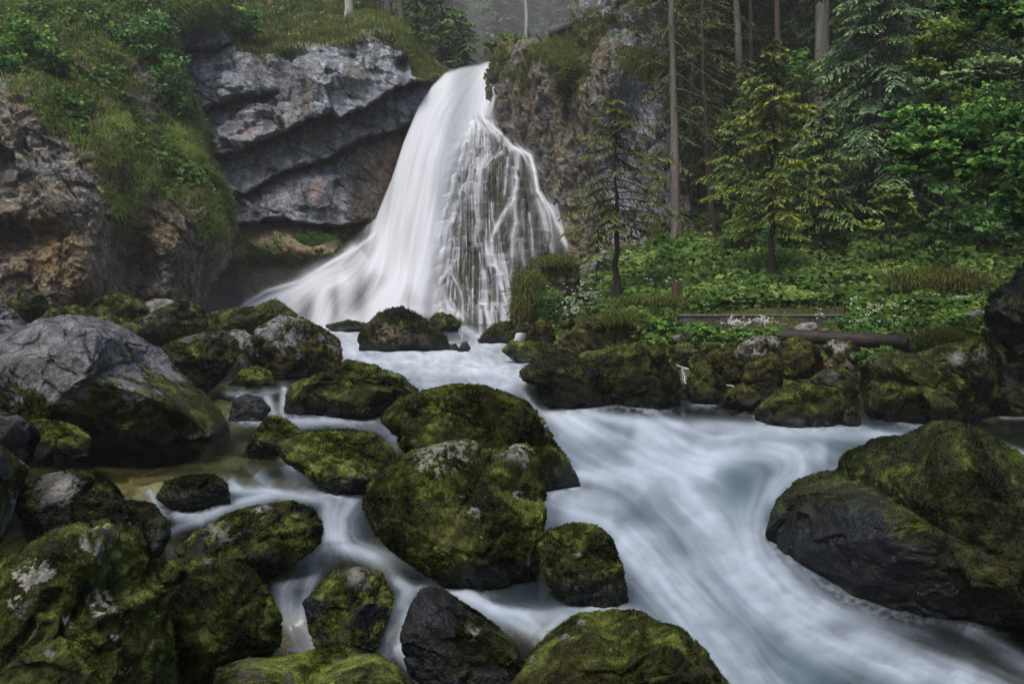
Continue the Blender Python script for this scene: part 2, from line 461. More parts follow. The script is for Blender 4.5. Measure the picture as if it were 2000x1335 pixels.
rock = mixc(rock, [0.20, 0.11, 0.075], 0.6 * np.exp(-((X - 612) / 26) ** 2 - ((Y_ - 378) / 36) ** 2) * ss(-0.3, 0.2, st + nz))
rock = mixc(rock, [0.2, 0.11, 0.06], 0.5 * np.exp(-((X - 480) / 22) ** 2 - ((Y_ - 262) / 14) ** 2))
rock = rock * (1 - (0.7 * ss(0.07, 0.0, e2) * ss(-.2, .1, rid) + .4 * ss(.08, 0, e3) * ss(0, .2, st)) * (Y_ < 440))[..., None]
eb = 1.7 * mixc(BROWN, OCHRE * 0.9, np.clip(0.35 + 1.4 * fbm(V, 0.8, 4, off=61), 0, 1)) * (0.7 + 0.8 * np.clip(fbm(V, 2.5, 3) + 0.3, 0, 1))[..., None]
dk = ss(0.1, 0.3, fbm(V, 0.5, 3, off=71)); eb = eb * (1 - 0.5 * dk)[..., None]
rock = mixc(rock, eb, brn)
rock = rock * np.clip(1 + .9 * fbm(V * np.array([1, 1, .7]), 6, 4, .7, off=90), .3, 2)[..., None]
wetd = np.exp(-((X - 700) / 30) ** 2 - ((Y_ - 375) / 60) ** 2)
rock = rock * (1 - 0.65 * wetd)[..., None]
grc = mixc(GREEN, GREEN2, np.clip(0.45 + 1.3 * fbm(V, 0.9, 4, off=2), 0, 1))
lip_brown = np.exp(-((Y_ - E + 10) / 16) ** 2) * ss(-0.2, 0.2, nz)
grc = mixc(grc, [0.12, 0.105, 0.045], 0.6 * lip_brown)
colr = mixc(mixc(rock, grc, gm), np.where((Y_ > 462)[..., None] & (X < 690)[..., None] & (X > 570)[..., None], [0.05, 0.12, 0.02], GREEN * 0.9), np.clip(gm2, 0, 1) * 0.85)
keep = sd_ > -3
v, f, a = compact(V, gridfaces(*X.shape, keep), {'Col': colr, 'rgh': np.full(X.shape, 0.8)})
tag(mesh('cliff', v, f, M_CLIFF, a), 'grey layered limestone wall left of the waterfall with grass on top', kind='structure')
SCAT.append(('centre', V, N_, gm * (sd_ > 2) * 1.0, X, Y_, D))
SCAT.append(('ledge', V, N_, (gm2 > 0.5) * 1.0 * np.exp(-((X - 615) / 34) ** 2 - ((Y_ - 474) / 13) ** 2), X, Y_, D))

# ---- right cliff
SKY_R = [(948, 124), (956, 108), (985, 96), (1040, 86), (1075, 76), (1105, 66), (1122, 40), (1128, 0), (1140, -220), (1290, -220), (1300, 100), (1318, 280), (1350, 430), (1370, 560), (1380, 700), (930, 700), (938, 200)]
yr = ctrl([(950, 120, 35.8), (950, 400, 35), (1100, 120, 32.8), (1100, 400, 32), (1100, 560, 30.5), (1200, 300, 30), (1280, 100, 31), (1300, 450, 28), (1450, 300, 29),
           (1450, 0, 33), (1200, 600, 27), (1450, 600, 26), (1140, -200, 38), (1450, -200, 38), (1180, 130, 31.2)])
X, Y_ = pgrid(925, 1540, -200, 690, 2.2)
sd_ = signed(X, Y_, SKY_R)
D = yr(X, Y_) + 1.5 * (1 - np.sqrt(np.clip(1 - (1 - np.clip(sd_ / 22, 0, 1)) ** 2, 0, 1))) * (Y_ < 300)
D += bumpsum(X, Y_, [(1100, 200, 30, 90, 0.7), (1050, 200, 40, 120, -0.7), (1180, 220, 35, 120, -0.6), (1140, 380, 30, 90, 0.8), (1235, 300, 30, 140, 0.7), (1215, 140, 40, 60, -1.0), (1280, 350, 30, 90, -0.6), (1270, 140, 50, 80, -.8)])
V = P(X, Y_, D); N_ = gnormal(V)
q = V.copy(); q[..., 2] = q[..., 2] * 0.75 + 0.35 * q[..., 0]
f1, f2, cid = worley(q, 0.9, off=3); rid = fbm(q * np.array([1.4, 1, 0.8]), 0.8, 5, 0.55, True)
tex = fbm(V * np.array([1, 1, 1.8]), 3.2, 4, 0.6, True, off=3)
wq = q * np.array([1.3, 1, .8]) + .3 * np.stack([fbm(V, 1.1, 3, off=k_) for k_ in (21, 22, 23)], -1)
q1, e1 = facets(wq, 0.6, 5.); q2, e2 = facets(wq, 1.7, 9.); q3, e3 = facets(wq, 4.5, 19.)
V = V + np.array([-.3, -.88, .36]) * (0.25 * rid + 0.5 * q1 + 0.28 * q2 + .11 * q3 + 0.12 * tex + 0.06 * fbm(V, 7, 3))[..., None]
gr = ss(-0.05, 0.25, fbm(V, 0.4, 3, off=15) + 0.004 * (X - 1160))
rock = mixc([0.088, 0.074, 0.050], GREY * 0.62, np.clip(gr + .5 * ss(-.05, .25, fbm(V, 1.1, 4, off=18)), 0, 1)) * (0.85 + 0.7 * fbm(V, 1.3, 4, off=6) + 0.35 * tex)[..., None]
rock = rock * np.clip(1.1 + 1.2 * fbm(V, 6, 4, .7, off=90), .3, 2)[..., None]
rock = rock * (1.25 - .6 * ss(.09, 0, e2) - .35 * ss(.1, 0, e3))[..., None]
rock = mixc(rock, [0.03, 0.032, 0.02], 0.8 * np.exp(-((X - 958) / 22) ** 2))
rock = mixc(rock, [0.10, 0.085, 0.035], 0.55 * ss(0.1, 0.3, fbm(V * np.array([1, 1, 0.4]), 0.9, 3, off=26)))
gm = ss(0.22, 0.36, fbm(V, 0.5, 4, off=33) + 0.25 * np.exp(-((X - 1105) / 60) ** 2 - ((Y_ - 130) / 50) ** 2) + 0.15 * ss(200, 60, Y_))
gm = np.maximum(gm, ss(14, 4, sd_) * (X > 960) * (Y_ < 130) * 0.4)
colr = mixc(rock, mixc(GREEN, GREEN2, np.clip(0.4 + fbm(V, 1.2, 3), 0, 1)), gm * 0.85)
keep = sd_ > -3
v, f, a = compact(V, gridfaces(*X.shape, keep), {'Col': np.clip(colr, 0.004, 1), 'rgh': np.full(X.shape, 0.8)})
tag(mesh('cliff', v, f, M_CLIFF, a), 'brown and grey rock wall right of the waterfall', kind='structure')
SCAT.append(('rightc', V, N_, np.maximum(gm - 0.3, 0) * (sd_ > 2), X, Y_, D))

# ---- tufa mound under the waterfall
MOUND = [(915, 132), (952, 126), (948, 200), (962, 246), (1012, 283), (1046, 314), (1066, 365), (1090, 400), (1108, 448), (1120, 500), (1134, 560), (1150, 700),
         (400, 710), (440, 640), (480, 598), (560, 555), (640, 508), (700, 470), (738, 448), (765, 330), (805, 210), (860, 150)]
CM = [(930, 130, 36), (800, 250, 34.8), (960, 300, 33.2), (900, 300, 33.4), (1050, 330, 32.6), (740, 450, 33.2), (850, 450, 32), (1100, 480, 30.8), (950, 500, 30.7),
      (950, 645, 29), (750, 645, 29.2), (620, 645, 29.4), (480, 640, 30.5), (600, 550, 31.6), (1150, 650, 30), (900, 220, 34.6), (980, 400, 31.8), (400, 700, 30), (1100, 700, 28)]
ym = ctrl(CM)
rf = np.random.RandomState(21); FANS = []                 # ledges: x, y of the lip, half width, drop, water
for _ in range(4000):
    y0 = rf.uniform(238, 612); half = 22 + (y0 - 238) * .36; xc = 948 + (y0 - 238) * .03
    x0 = xc + rf.uniform(-1, 1) * half; 
    if x0 < 845: continue
    w_ = (5 + 17 * rf.rand() ** 2.2) * (1 + (y0 - 238) * .001); h_ = 10 + w_ * rf.uniform(.7, 2.0)
    if all(abs(x0 - q[0]) > (w_ + q[2]) * .62 or abs(y0 - q[1]) > (h_ + q[3]) * .36 for q in FANS): FANS.append((x0, y0, w_, h_, rf.rand(), rf.rand()))
def fan_warp(X, Y_):
    q = np.stack([X / 14, Y_ / 14, 0 * X], -1); return 5 * fbm(q, 1, 3, .6), 5 * fbm(q, 1, 3, .6, off=40)
def mound_bump(V, X, Y_):
    g1, g2, c2 = worley(V * np.array([1, 1, .9]), 1.6, off=11); r = np.zeros(X.shape); n_x, n_y = fan_warp(X, Y_)
    for x0, y0, w_, h_, a_, b_ in FANS:
        c0, c1 = np.searchsorted(X[0], [x0 - 2 * w_, x0 + 2 * w_]); r0, r1 = np.searchsorted(Y_[:, 0], [y0 - 6, y0 + 3 * h_])
        if c1 <= c0 or r1 <= r0: continue
        sl = (slice(r0, r1), slice(c0, c1)); u = (X[sl] + n_x[sl] - x0) / w_; t = Y_[sl] + n_y[sl] - y0 - 5 * u * u
        r[sl] = np.maximum(r[sl], (.18 + .26 * a_) * np.clip(1 - u * u * .8, 0, 1) ** .6 * ss(-3, 2.5, t) * np.clip(1 - t / (2.4 * h_), 0, 1))
    k_ = ss(215, 300, Y_) * ss(835, 880, X)
    return r * k_ + .15 * np.clip(.7 - g1, -.2, 1) * ss(200, 300, Y_)
X, Y_ = pgrid(400, 1160, 120, 690, 2)
sd_ = signed(X, Y_, MOUND)
D = ym(X, Y_) + 1.2 * (1 - np.sqrt(np.clip(1 - (1 - np.clip(sd_ / 26, 0, 1)) ** 2, 0, 1)))
V = P(X, Y_, D); N_ = gnormal(V)
N2 = N_ * 0 + np.array([0, -0.9, 0.35])
MB = mound_bump(V, X, Y_)
V = V + N2 * (MB + 0.06 * fbm(V, 5, 4))[..., None]
colr = mixc([0.012, 0.014, 0.009], [0.028, 0.038, 0.010], np.clip(0.35 + 1.6 * fbm(V, 0.9, 4, off=3), 0, 1)) * (0.7 + 0.9 * np.clip(fbm(V, 4, 3) + .3, 0, 1))[..., None]
bsp = bumpsum(X, Y_, [(600, 560, 150, 40, 1)])
v, f, a = compact(V, gridfaces(*X.shape, sd_ > -3), {'Col': colr, 'rgh': np.full(X.shape, 0.6)})
tag(mesh('waterfall_rock', v, f, M_CLIFF, a), 'dark wet stepped rock under the waterfall', kind='structure')
V_MOUND = V

# ---- right bank and wooded hillside behind it
yb = ctrl([(1300, 470, 26.6), (1500, 430, 29), (1700, 400, 30), (2000, 380, 27), (1500, 200, 40), (2000, 150, 38), (1500, -100, 52), (2000, -100, 50),
           (1100, 630, 26), (1000, 645, 28), (1207, 575, 22), (1507, 545, 20), (1320, 625, 17.6), (1640, 625, 17), (1550, 690, 15.2), (1760, 690, 14.3),
           (1900, 560, 17), (1850, 630, 15), (1300, 700, 15.6), (1500, 770, 13.8), (1700, 800, 13), (1900, 790, 13.6), (1100, 660, 22), (1100, 720, 15.2),
           (1200, 790, 13.9), (1350, 800, 13.6), (2300, 600, 14), (2300, 450, 22), (1450, 500, 24), (1700, 490, 23), (1950, 490, 21), (1240, 520, 25.5), (1170, 560, 26), (2300, -100, 46), (1200, 640, 18.5), (2300, 850, 11.5), (1900, 870, 12.8), (1980, 720, 13.8)])
X, Y_ = pgrid(985, 2300, -240, 900, 4)
D = yb(X, Y_)
base_line = interp(X, [(985, 640), (1100, 560), (1160, 520), (1230, 500), (1290, 470), (1300, 440), (1296, 300), (1280, 100), (1260, -240), (2300, -240)])
bot_line = interp(X, [(985, 655), (1050, 720), (1150, 815), (1300, 815), (1500, 845), (1700, 855), (1900, 855), (2300, 900)])
keep = (Y_ > base_line - 6) & (Y_ < bot_line)
V = P(X, Y_, D); N_ = gnormal(V)
V = V + np.array([0, -0.35, 0.8]) * (0.35 * fbm(V, 0.6, 4) + 0.06 * fbm(V, 4, 3))[..., None]
gmr = ss(700, 660, Y_) * (1 - 0.55 * ss(440, 400, Y_)) * (X > 1000)
soil = mixc([0.035, 0.028, 0.015], [0.05, 0.065, 0.018], np.clip(0.4 + 1.3 * fbm(V, 0.8, 4), 0, 1))
mossy = mixc(DKMOSS, GREEN2 * 0.7, np.clip(0.3 + 1.5 * fbm(V, 1.5, 4, off=4), 0, 1))
colr = mixc(soil, mossy, ss(640, 690, Y_))
v, f, a = compact(V, gridfaces(*X.shape, keep), {'Col': colr, 'rgh': np.full(X.shape, 0.9)})
tag(mesh('hillside', v, f, M_SOIL, a), 'green bank and wooded slope on the right', kind='structure')
BANK = (V, N_, gmr * keep, X, Y_, D)

# ---- far wooded hillside behind the lip of the fall, left bank under the boulders
X, Y_ = pgrid(350, 1650, -420, 330, 12)
D = 62 + (300 - Y_) * 0.05 + 6 * np.sin(X / 160.0)
V = P(X, Y_, D)
V = V + np.array([0, -1, 0.5]) * (2 * fbm(V, 0.12, 4))[..., None]
v, f, a = compact(V, gridfaces(*X.shape), {'Col': mixc([0.025, 0.04, 0.012], [0.06, 0.09, 0.03], np.clip(0.5 + fbm(V, 0.3, 4), 0, 1)), 'rgh': np.full(X.shape, 1.0)})
tag(mesh('hillside', v, f, M_SOIL, a), 'steep misty wooded hillside far behind the waterfall', kind='structure')
yk = ctrl([(-300, 570, 18), (0, 570, 21), (300, 590, 26), (450, 620, 29), (600, 650, 27), (0, 700, 15), (300, 690, 17), (450, 700, 17.5), (0, 830, 10.5), (300, 790, 13),
           (-300, 900, 7.5), (430, 735, 15), (-300, 700, 13), (600, 700, 19)])
X, Y_ = pgrid(-300, 620, 556, 900, 5)
V = P(X, Y_, yk(X, Y_)); V = V + np.array([0, 0, 1.]) * (0.25 * fbm(V, 0.8, 4) - 0.1)[..., None]
lowl = interp(X, [(-300, 900), (0, 830), (200, 800), (400, 745), (520, 690), (620, 640)])
v, f, a = compact(V, gridfaces(*X.shape, Y_ < lowl), {'Col': mixc(DKMOSS * 0.7, BROWN * 0.5, np.clip(0.4 + fbm(V, 1, 4), 0, 1)), 'rgh': np.full(X.shape, 0.9)})
tag(mesh('ground', v, f, M_SOIL, a), 'dark ground between the left boulders', kind='structure')
gx, gy = np.meshgrid(np.linspace(-120, 120, 41), np.linspace(-40, 160, 41))
gz = -1.6 + 0 * gx; gz = np.where(gy > 80, gz + (gy - 80) * 0.7, gz); gz = np.where(np.abs(gx) > 45, np.maximum(gz, (np.abs(gx) - 45) * 0.7), gz)
GV = np.stack([gx, gy, gz], -1)
v, f, a = compact(GV, gridfaces(*gx.shape), {'Col': np.broadcast_to([0.04, 0.055, 0.02], gx.shape + (3,)), 'rgh': np.full(gx.shape, 1.0)})
tag(mesh('terrain', v, f, M_SOIL, a), 'ground of the valley', kind='structure')

# ============================================================ WATER
ZW = [(480, 632, .62), (700, 640, .62), (1000, 640, .62), (1150, 640, .62), (700, 690, .58), (850, 700, .57), (1000, 700, .56), (1000, 735, .55), (1040, 742, .53),
      (1062, 792, .17), (1100, 800, .17), (950, 750, .54), (800, 745, .55), (450, 745, .5), (540, 750, .5), (640, 740, .53), (440, 768, .49), (560, 766, .49),
      (450, 815, .36), (560, 815, .36), (700, 815, .36), (740, 830, .35), (100, 860, .34), (300, 860, .34), (500, 880, .34), (700, 870, .33), (60, 950, .33), (300, 940, .33),
      (430, 930, .32), (600, 905, .3), (470, 985, .18), (600, 965, .17), (700, 960, .17), (340, 1000, .17), (330, 1060, .1), (60, 1060, .12), (-200, 1000, .2), (-200, 800, .3),
      (640, 985, .14), (690, 985, .13), (650, 1065, -.08), (720, 1080, -.1), (560, 1120, -.1), (800, 1110, -.12), (600, 1190, -.14), (600, 1285, -.38), (680, 1290, -.4),
      (900, 1160, -.14), (760, 1150, -.13), (745, 1290, -.4), (850, 1340, -.42), (980, 1200, -.17), (1100, 1180, -.17), (1250, 1200, -.22), (1040, 1240, -.22),
      (1200, 900, .0), (1150, 850, .1), (1100, 960, -.02), (1250, 880, .06), (1300, 830, .16), (1300, 800, .17), (1500, 820, .15), (1700, 830, .13), (1950, 850, .1), (2200, 880, .08),
      (1500, 900, .04), (1650, 900, .05), (1300, 950, -.03), (1400, 1050, -.12), (1250, 1080, -.12), (1500, 1180, -.28), (1350, 1200, -.28), (1700, 1260, -.4), (1900, 1330, -.45),
      (2200, 1300, -.42), (1500, 1330, -.42), (1550, 1480, -.5), (0, 1500, -.5), (700, 1500, -.5), (2200, 1500, -.5), (-200, 1300, -.2), (1200, 1500, -.5)]
ZA = np.array(ZW)
_zw = RBF(ZA[:, :2], ZA[:, 2], 2e-5)
def zwater(px, py): return np.clip(_zw(px, py), -0.6, 0.63)
def ywater(px, py): return Yz(py, zwater(px, py))
X, Y_ = pgrid(-300, 2500, 626, 1480, 2)
ZZ = zwater(X, Y_)
D = Yz(Y_, ZZ)
D = np.minimum.accumulate(D, axis=0)                     # never folds back over itself
Wst = [([(660, 672), (720, 700), (800, 715), (900, 725), (980, 745), (1025, 765)], 38, 0.95), ([(690, 655), (740, 700), (830, 700)], 14, .7),
       ([(1000, 655), (950, 672), (900, 690), (830, 705)], 22, 0.9), ([(900, 640), (930, 655), (960, 675)], 10, .8), ([(1010, 690), (960, 710), (900, 735), (820, 745)], 26, 0.8), ([(950, 720), (1000, 735), (1030, 745)], 26, .7),
       ([(985, 648), (975, 662), (960, 680)], 9, .9), ([(1018, 640), (1008, 660), (990, 668)], 7, .9), ([(1075, 622), (1085, 640), (1095, 655)], 12, .8), ([(640, 640), (670, 655), (690, 670)], 18, .7),
       ([(1000, 735), (1035, 752), (1042, 800)], 22, 1.0), ([(1030, 720), (1050, 750), (1060, 800)], 12, .5),
       ([(1045, 785), (1120, 822), (1200, 862), (1290, 900), (1400, 930)], 20, 0.85), ([(1060, 800), (1120, 850), (1190, 900), (1270, 960)], 30, 0.5), ([(1090, 850), (1130, 900), (1180, 930)], 22, .35),
       ([(1120, 800), (1220, 822), (1350, 835), (1500, 842), (1700, 850), (1850, 870)], 15, 0.75), ([(1230, 850), (1350, 870), (1500, 880), (1620, 890)], 34, 0.9),
       ([(1120, 935), (1200, 930), (1280, 925), (1380, 900), (1450, 870)], 22, 0.85), ([(1300, 870), (1330, 960), (1400, 1040), (1460, 1120), (1560, 1210), (1700, 1270), (1900, 1350)], 60, 0.88),
       ([(1580, 900), (1520, 950), (1480, 1010), (1475, 1080), (1530, 1160), (1620, 1220)], 34, 0.75), ([(1090, 985), (1180, 1000), (1260, 1070), (1330, 1160), (1420, 1260), (1520, 1400)], 60, 0.72),
       ([(1080, 960), (1140, 1000), (1200, 1010)], 25, .6), ([(1210, 1050), (1260, 1120), (1330, 1200), (1430, 1320)], 34, 0.5), ([(1640, 920), (1600, 960), (1545, 990)], 14, .5),
       ([(470, 772), (468, 812)], 8, .7), ([(486, 775), (486, 800)], 6, .5), ([(520, 772), (538, 812)], 9, .6), ([(556, 755), (552, 808)], 7, .7), ([(440, 768), (500, 772), (560, 760)], 5, .3),
       ([(450, 818), (520, 820), (600, 822), (740, 812)], 9, .6), ([(560, 830), (640, 822), (720, 830), (770, 845)], 14, .35), ([(760, 850), (800, 880), (820, 900)], 16, .3),
       ([(440, 955), (520, 962), (600, 962), (680, 962), (730, 950)], 9, .65), ([(500, 925), (530, 955)], 16, .45), ([(570, 900), (600, 955)], 22, .5), ([(620, 915), (630, 955)], 12, .4), ([(450, 935), (470, 960)], 9, .5),
       ([(335, 1005), (390, 1010), (460, 985), (540, 965), (640, 975)], 11, .7), ([(320, 1050), (350, 1030), (400, 1015)], 9, .3), ([(290, 955), (305, 985), (320, 1010)], 8, .5),
       ([(725, 945), (690, 970), (665, 1010), (668, 1062)], 24, .65), ([(640, 975), (640, 1010), (648, 1060)], 14, .6),
       ([(655, 1066), (740, 1085), (820, 1105), (890, 1150), (960, 1195), (1060, 1205), (1180, 1185), (1270, 1215)], 15, .75), ([(690, 1068), (760, 1110), (800, 1160)], 12, .6),
       ([(650, 1075), (590, 1105), (560, 1150), (565, 1220), (600, 1285)], 20, .5), ([(620, 1100), (600, 1150), (590, 1220), (625, 1285)], 13, .55),
       ([(770, 1130), (800, 1150), (775, 1195), (750, 1240), (735, 1285)], 15, .75), ([(810, 1150), (860, 1138), (920, 1165), (980, 1205), (1050, 1240)], 13, .8), ([(800, 1180), (790, 1230), (775, 1275)], 12, .6),
       ([(770, 1265), (820, 1310), (870, 1350)], 16, .6), ([(560, 1270), (640, 1280), (720, 1285)], 8, .4), ([(1020, 1200), (1060, 1240), (1110, 1200)], 14, .5),
       ([(1640, 1215), (1760, 1270), (1900, 1320), (2100, 1400)], 24, .5), ([(1880, 1230), (1950, 1270), (2050, 1330)], 18, .35), ([(1600, 1180), (1640, 1210), (1700, 1240)], 14, .5),
       ([(1750, 825), (1850, 845), (2000, 890)], 8, .4), ([(1900, 860), (1960, 875), (2100, 930)], 8, .6), ([(1210, 790), (1290, 796)], 4, .4), ([(1355, 790), (1400, 790)], 4, .4), ([(1450, 808), (1580, 822), (1700, 835)], 4, .35),
       ([(450, 625), (560, 640), (700, 645)], 10, .9), ([(1000, 628), (1080, 632)], 5, .6)]
wx_ = fbm(np.stack([X / 60, Y_ / 40, 0 * X], -1), 1, 3, off=7); wy_ = fbm(np.stack([X / 60, Y_ / 40, 0 * X], -1), 1, 3, off=19)
fx, fy, foam = flow_field(X, Y_, Wst)
fx = fx + .35 * wx_; fy = fy + .35 * wy_; fl_ = np.hypot(fx, fy) + 1e-6; fx /= fl_; fy /= fl_
st1 = lic(fx, fy, 44, 1, 3); st2 = lic(fx, fy, 46, 2, 12); st3 = fbm(np.stack([X / 90, Y_ / 60, 0 * X], -1), 1, 4)
st1 = np.clip(st1, -2.5, 2.5); st2 = np.clip(st2, -2.5, 2.5)
st4 = fbm(np.stack([X / 34, Y_ / 22, 0 * X], -1), 1, 3) + 2.4 * ss(800, 740, Y_) * fbm(np.stack([X / 22, Y_ / 8, 0 * X], -1), 1, 3, off=4)
alpha = foam * (1 - .22 * ss(790, 750, Y_)) * (0.88 + 0.006 * st1 + 0.022 * st2 + 0.36 * st3 + 0.14 * st4)
thin = 4 * foam * (1 - foam)
alpha += thin * (0.02 * st1 + 0.04 * st2)
alpha = np.clip(alpha, 0, 0.97)
# milky depth of the fast channel
cloud = np.clip(bumpsum(X, Y_, [(1250, 950, 160, 130, .9), (1450, 950, 200, 110, .8), (1400, 1150, 180, 160, .9), (1600, 1320, 180, 90, .7), (850, 730, 190, 50, .75), (1150, 860, 90, 60, .8), (1650, 860, 200, 40, .5),
                                (650, 1020, 60, 60, .3), (900, 1170, 150, 50, .4), (1150, 1200, 120, 30, .5), (1050, 1000, 60, 80, .4)]), 0, 1)
dk_ = np.clip(bumpsum(X, Y_, [(1500, 806, 230, 13, 1.), (1250, 800, 120, 8, .9), (1860, 1260, 130, 36, .9), (1230, 1010, 40, 20, .5), (1130, 950, 40, 12, .6), (1500, 1010, 14, 40, .5), (900, 742, 90, 9, .5), (730, 692, 26, 7, .6), (1010, 770, 14, 30, .5), (1190, 870, 60, 16, .35), (1650, 1225, 60, 18, .5)]), 0, 1)
cloud *= 1 - dk_; alpha *= 1 - .75 * dk_
cl2 = np.clip(cloud * (0.85 + 0.3 * st3), 0, 1) * 0.85
A = 1 - (1 - alpha) * (1 - cl2)
colw = mixc([0.095, 0.142, 0.175], np.array([0.40, 0.46, 0.545]) + np.array([.23, .23, .22]) * ss(9, 15, D)[..., None], np.clip(alpha / np.maximum(A, 1e-3), 0, 1) * np.clip(0.45 + 0.6 * alpha, 0, 1))  # near foam darker: partly thinner foam, partly shade put into its colour
colw = colw * (1 + 0.006 * st1 + .02 * st2)[..., None]
W = P(X, Y_, D)
W[..., 2] += (0.03 * st3 * foam + .008 * st4 * foam) * np.clip(D / 12, 0.3, 1.5) + 0.015 * alpha
tint = np.broadcast_to(np.array([0.62, 0.64, 0.50]), X.shape + (3,))
kp = ~((X > 1130) & (Y_ < 745)) & ~((X > 1500) & (Y_ < 760)) & ~((X < 400) & (Y_ < 740))
WU = np.unique(gridfaces(*X.shape, kp).ravel()); WX, WY, WF, WA, WC, WS = X, Y_, foam, A, colw, st2
v, f, a = compact(W, gridfaces(*X.shape, kp), {'Col': colw, 'alpha': A, 'tint': tint})
WOBJ = mesh('water', v, f, M_WATER, a)
tag(WOBJ, 'silky white stream running between the boulders', kind='structure')
# stream bed: rounded stones a hand's depth below
Xb, Yb_ = X[::2, ::2], Y_[::2, ::2]
Bv = W[::2, ::2].copy()
f1, f2, cid = worley(Bv * np.array([1, 1, 0.2]), 2.6); g1, g2, ci2 = worley(Bv * np.array([1, 1, 0.2]), 6, off=3)
Bv[..., 2] -= 0.20 + 0.10 * f1 + 0.04 * g1 + 0.12 * np.clip(cl2[::2, ::2], 0, 1)
bedc = mixc([0.030, 0.032, 0.016], [0.20, 0.19, 0.12], np.clip(cid * 1.5 - 0.55, 0, 1) * ss(1200, 1080, Xb)) * (0.5 + 0.8 * ci2)[..., None]
pal = bumpsum(Xb, Yb_, [(300, 895, 150, 22, .7), (240, 915, 120, 14, .6), (500, 760, 90, 12, .6), (570, 1170, 40, 60, .8), (315, 1080, 30, 20, .9), (565, 955, 30, 10, .9), (1060, 1150, 60, 30, .7), (60, 1060, 60, 20, .5), (370, 1045, 40, 30, .6), (1110, 950, 40, 12, .5)])
bedc = mixc(bedc, mixc([0.32, 0.24, 0.10], [0.52, 0.52, 0.38], cid), np.clip(pal * (0.25 + 1.5 * ci2), 0, 1))
v, f, a = compact(Bv, gridfaces(*Xb.shape, kp[::2, ::2]), {'Col': bedc, 'rgh': np.full(Xb.shape, 0.6)})
tag(mesh('stream_bed', v, f, M_ROCK, a), 'olive stones on the bed of the stream', kind='structure')

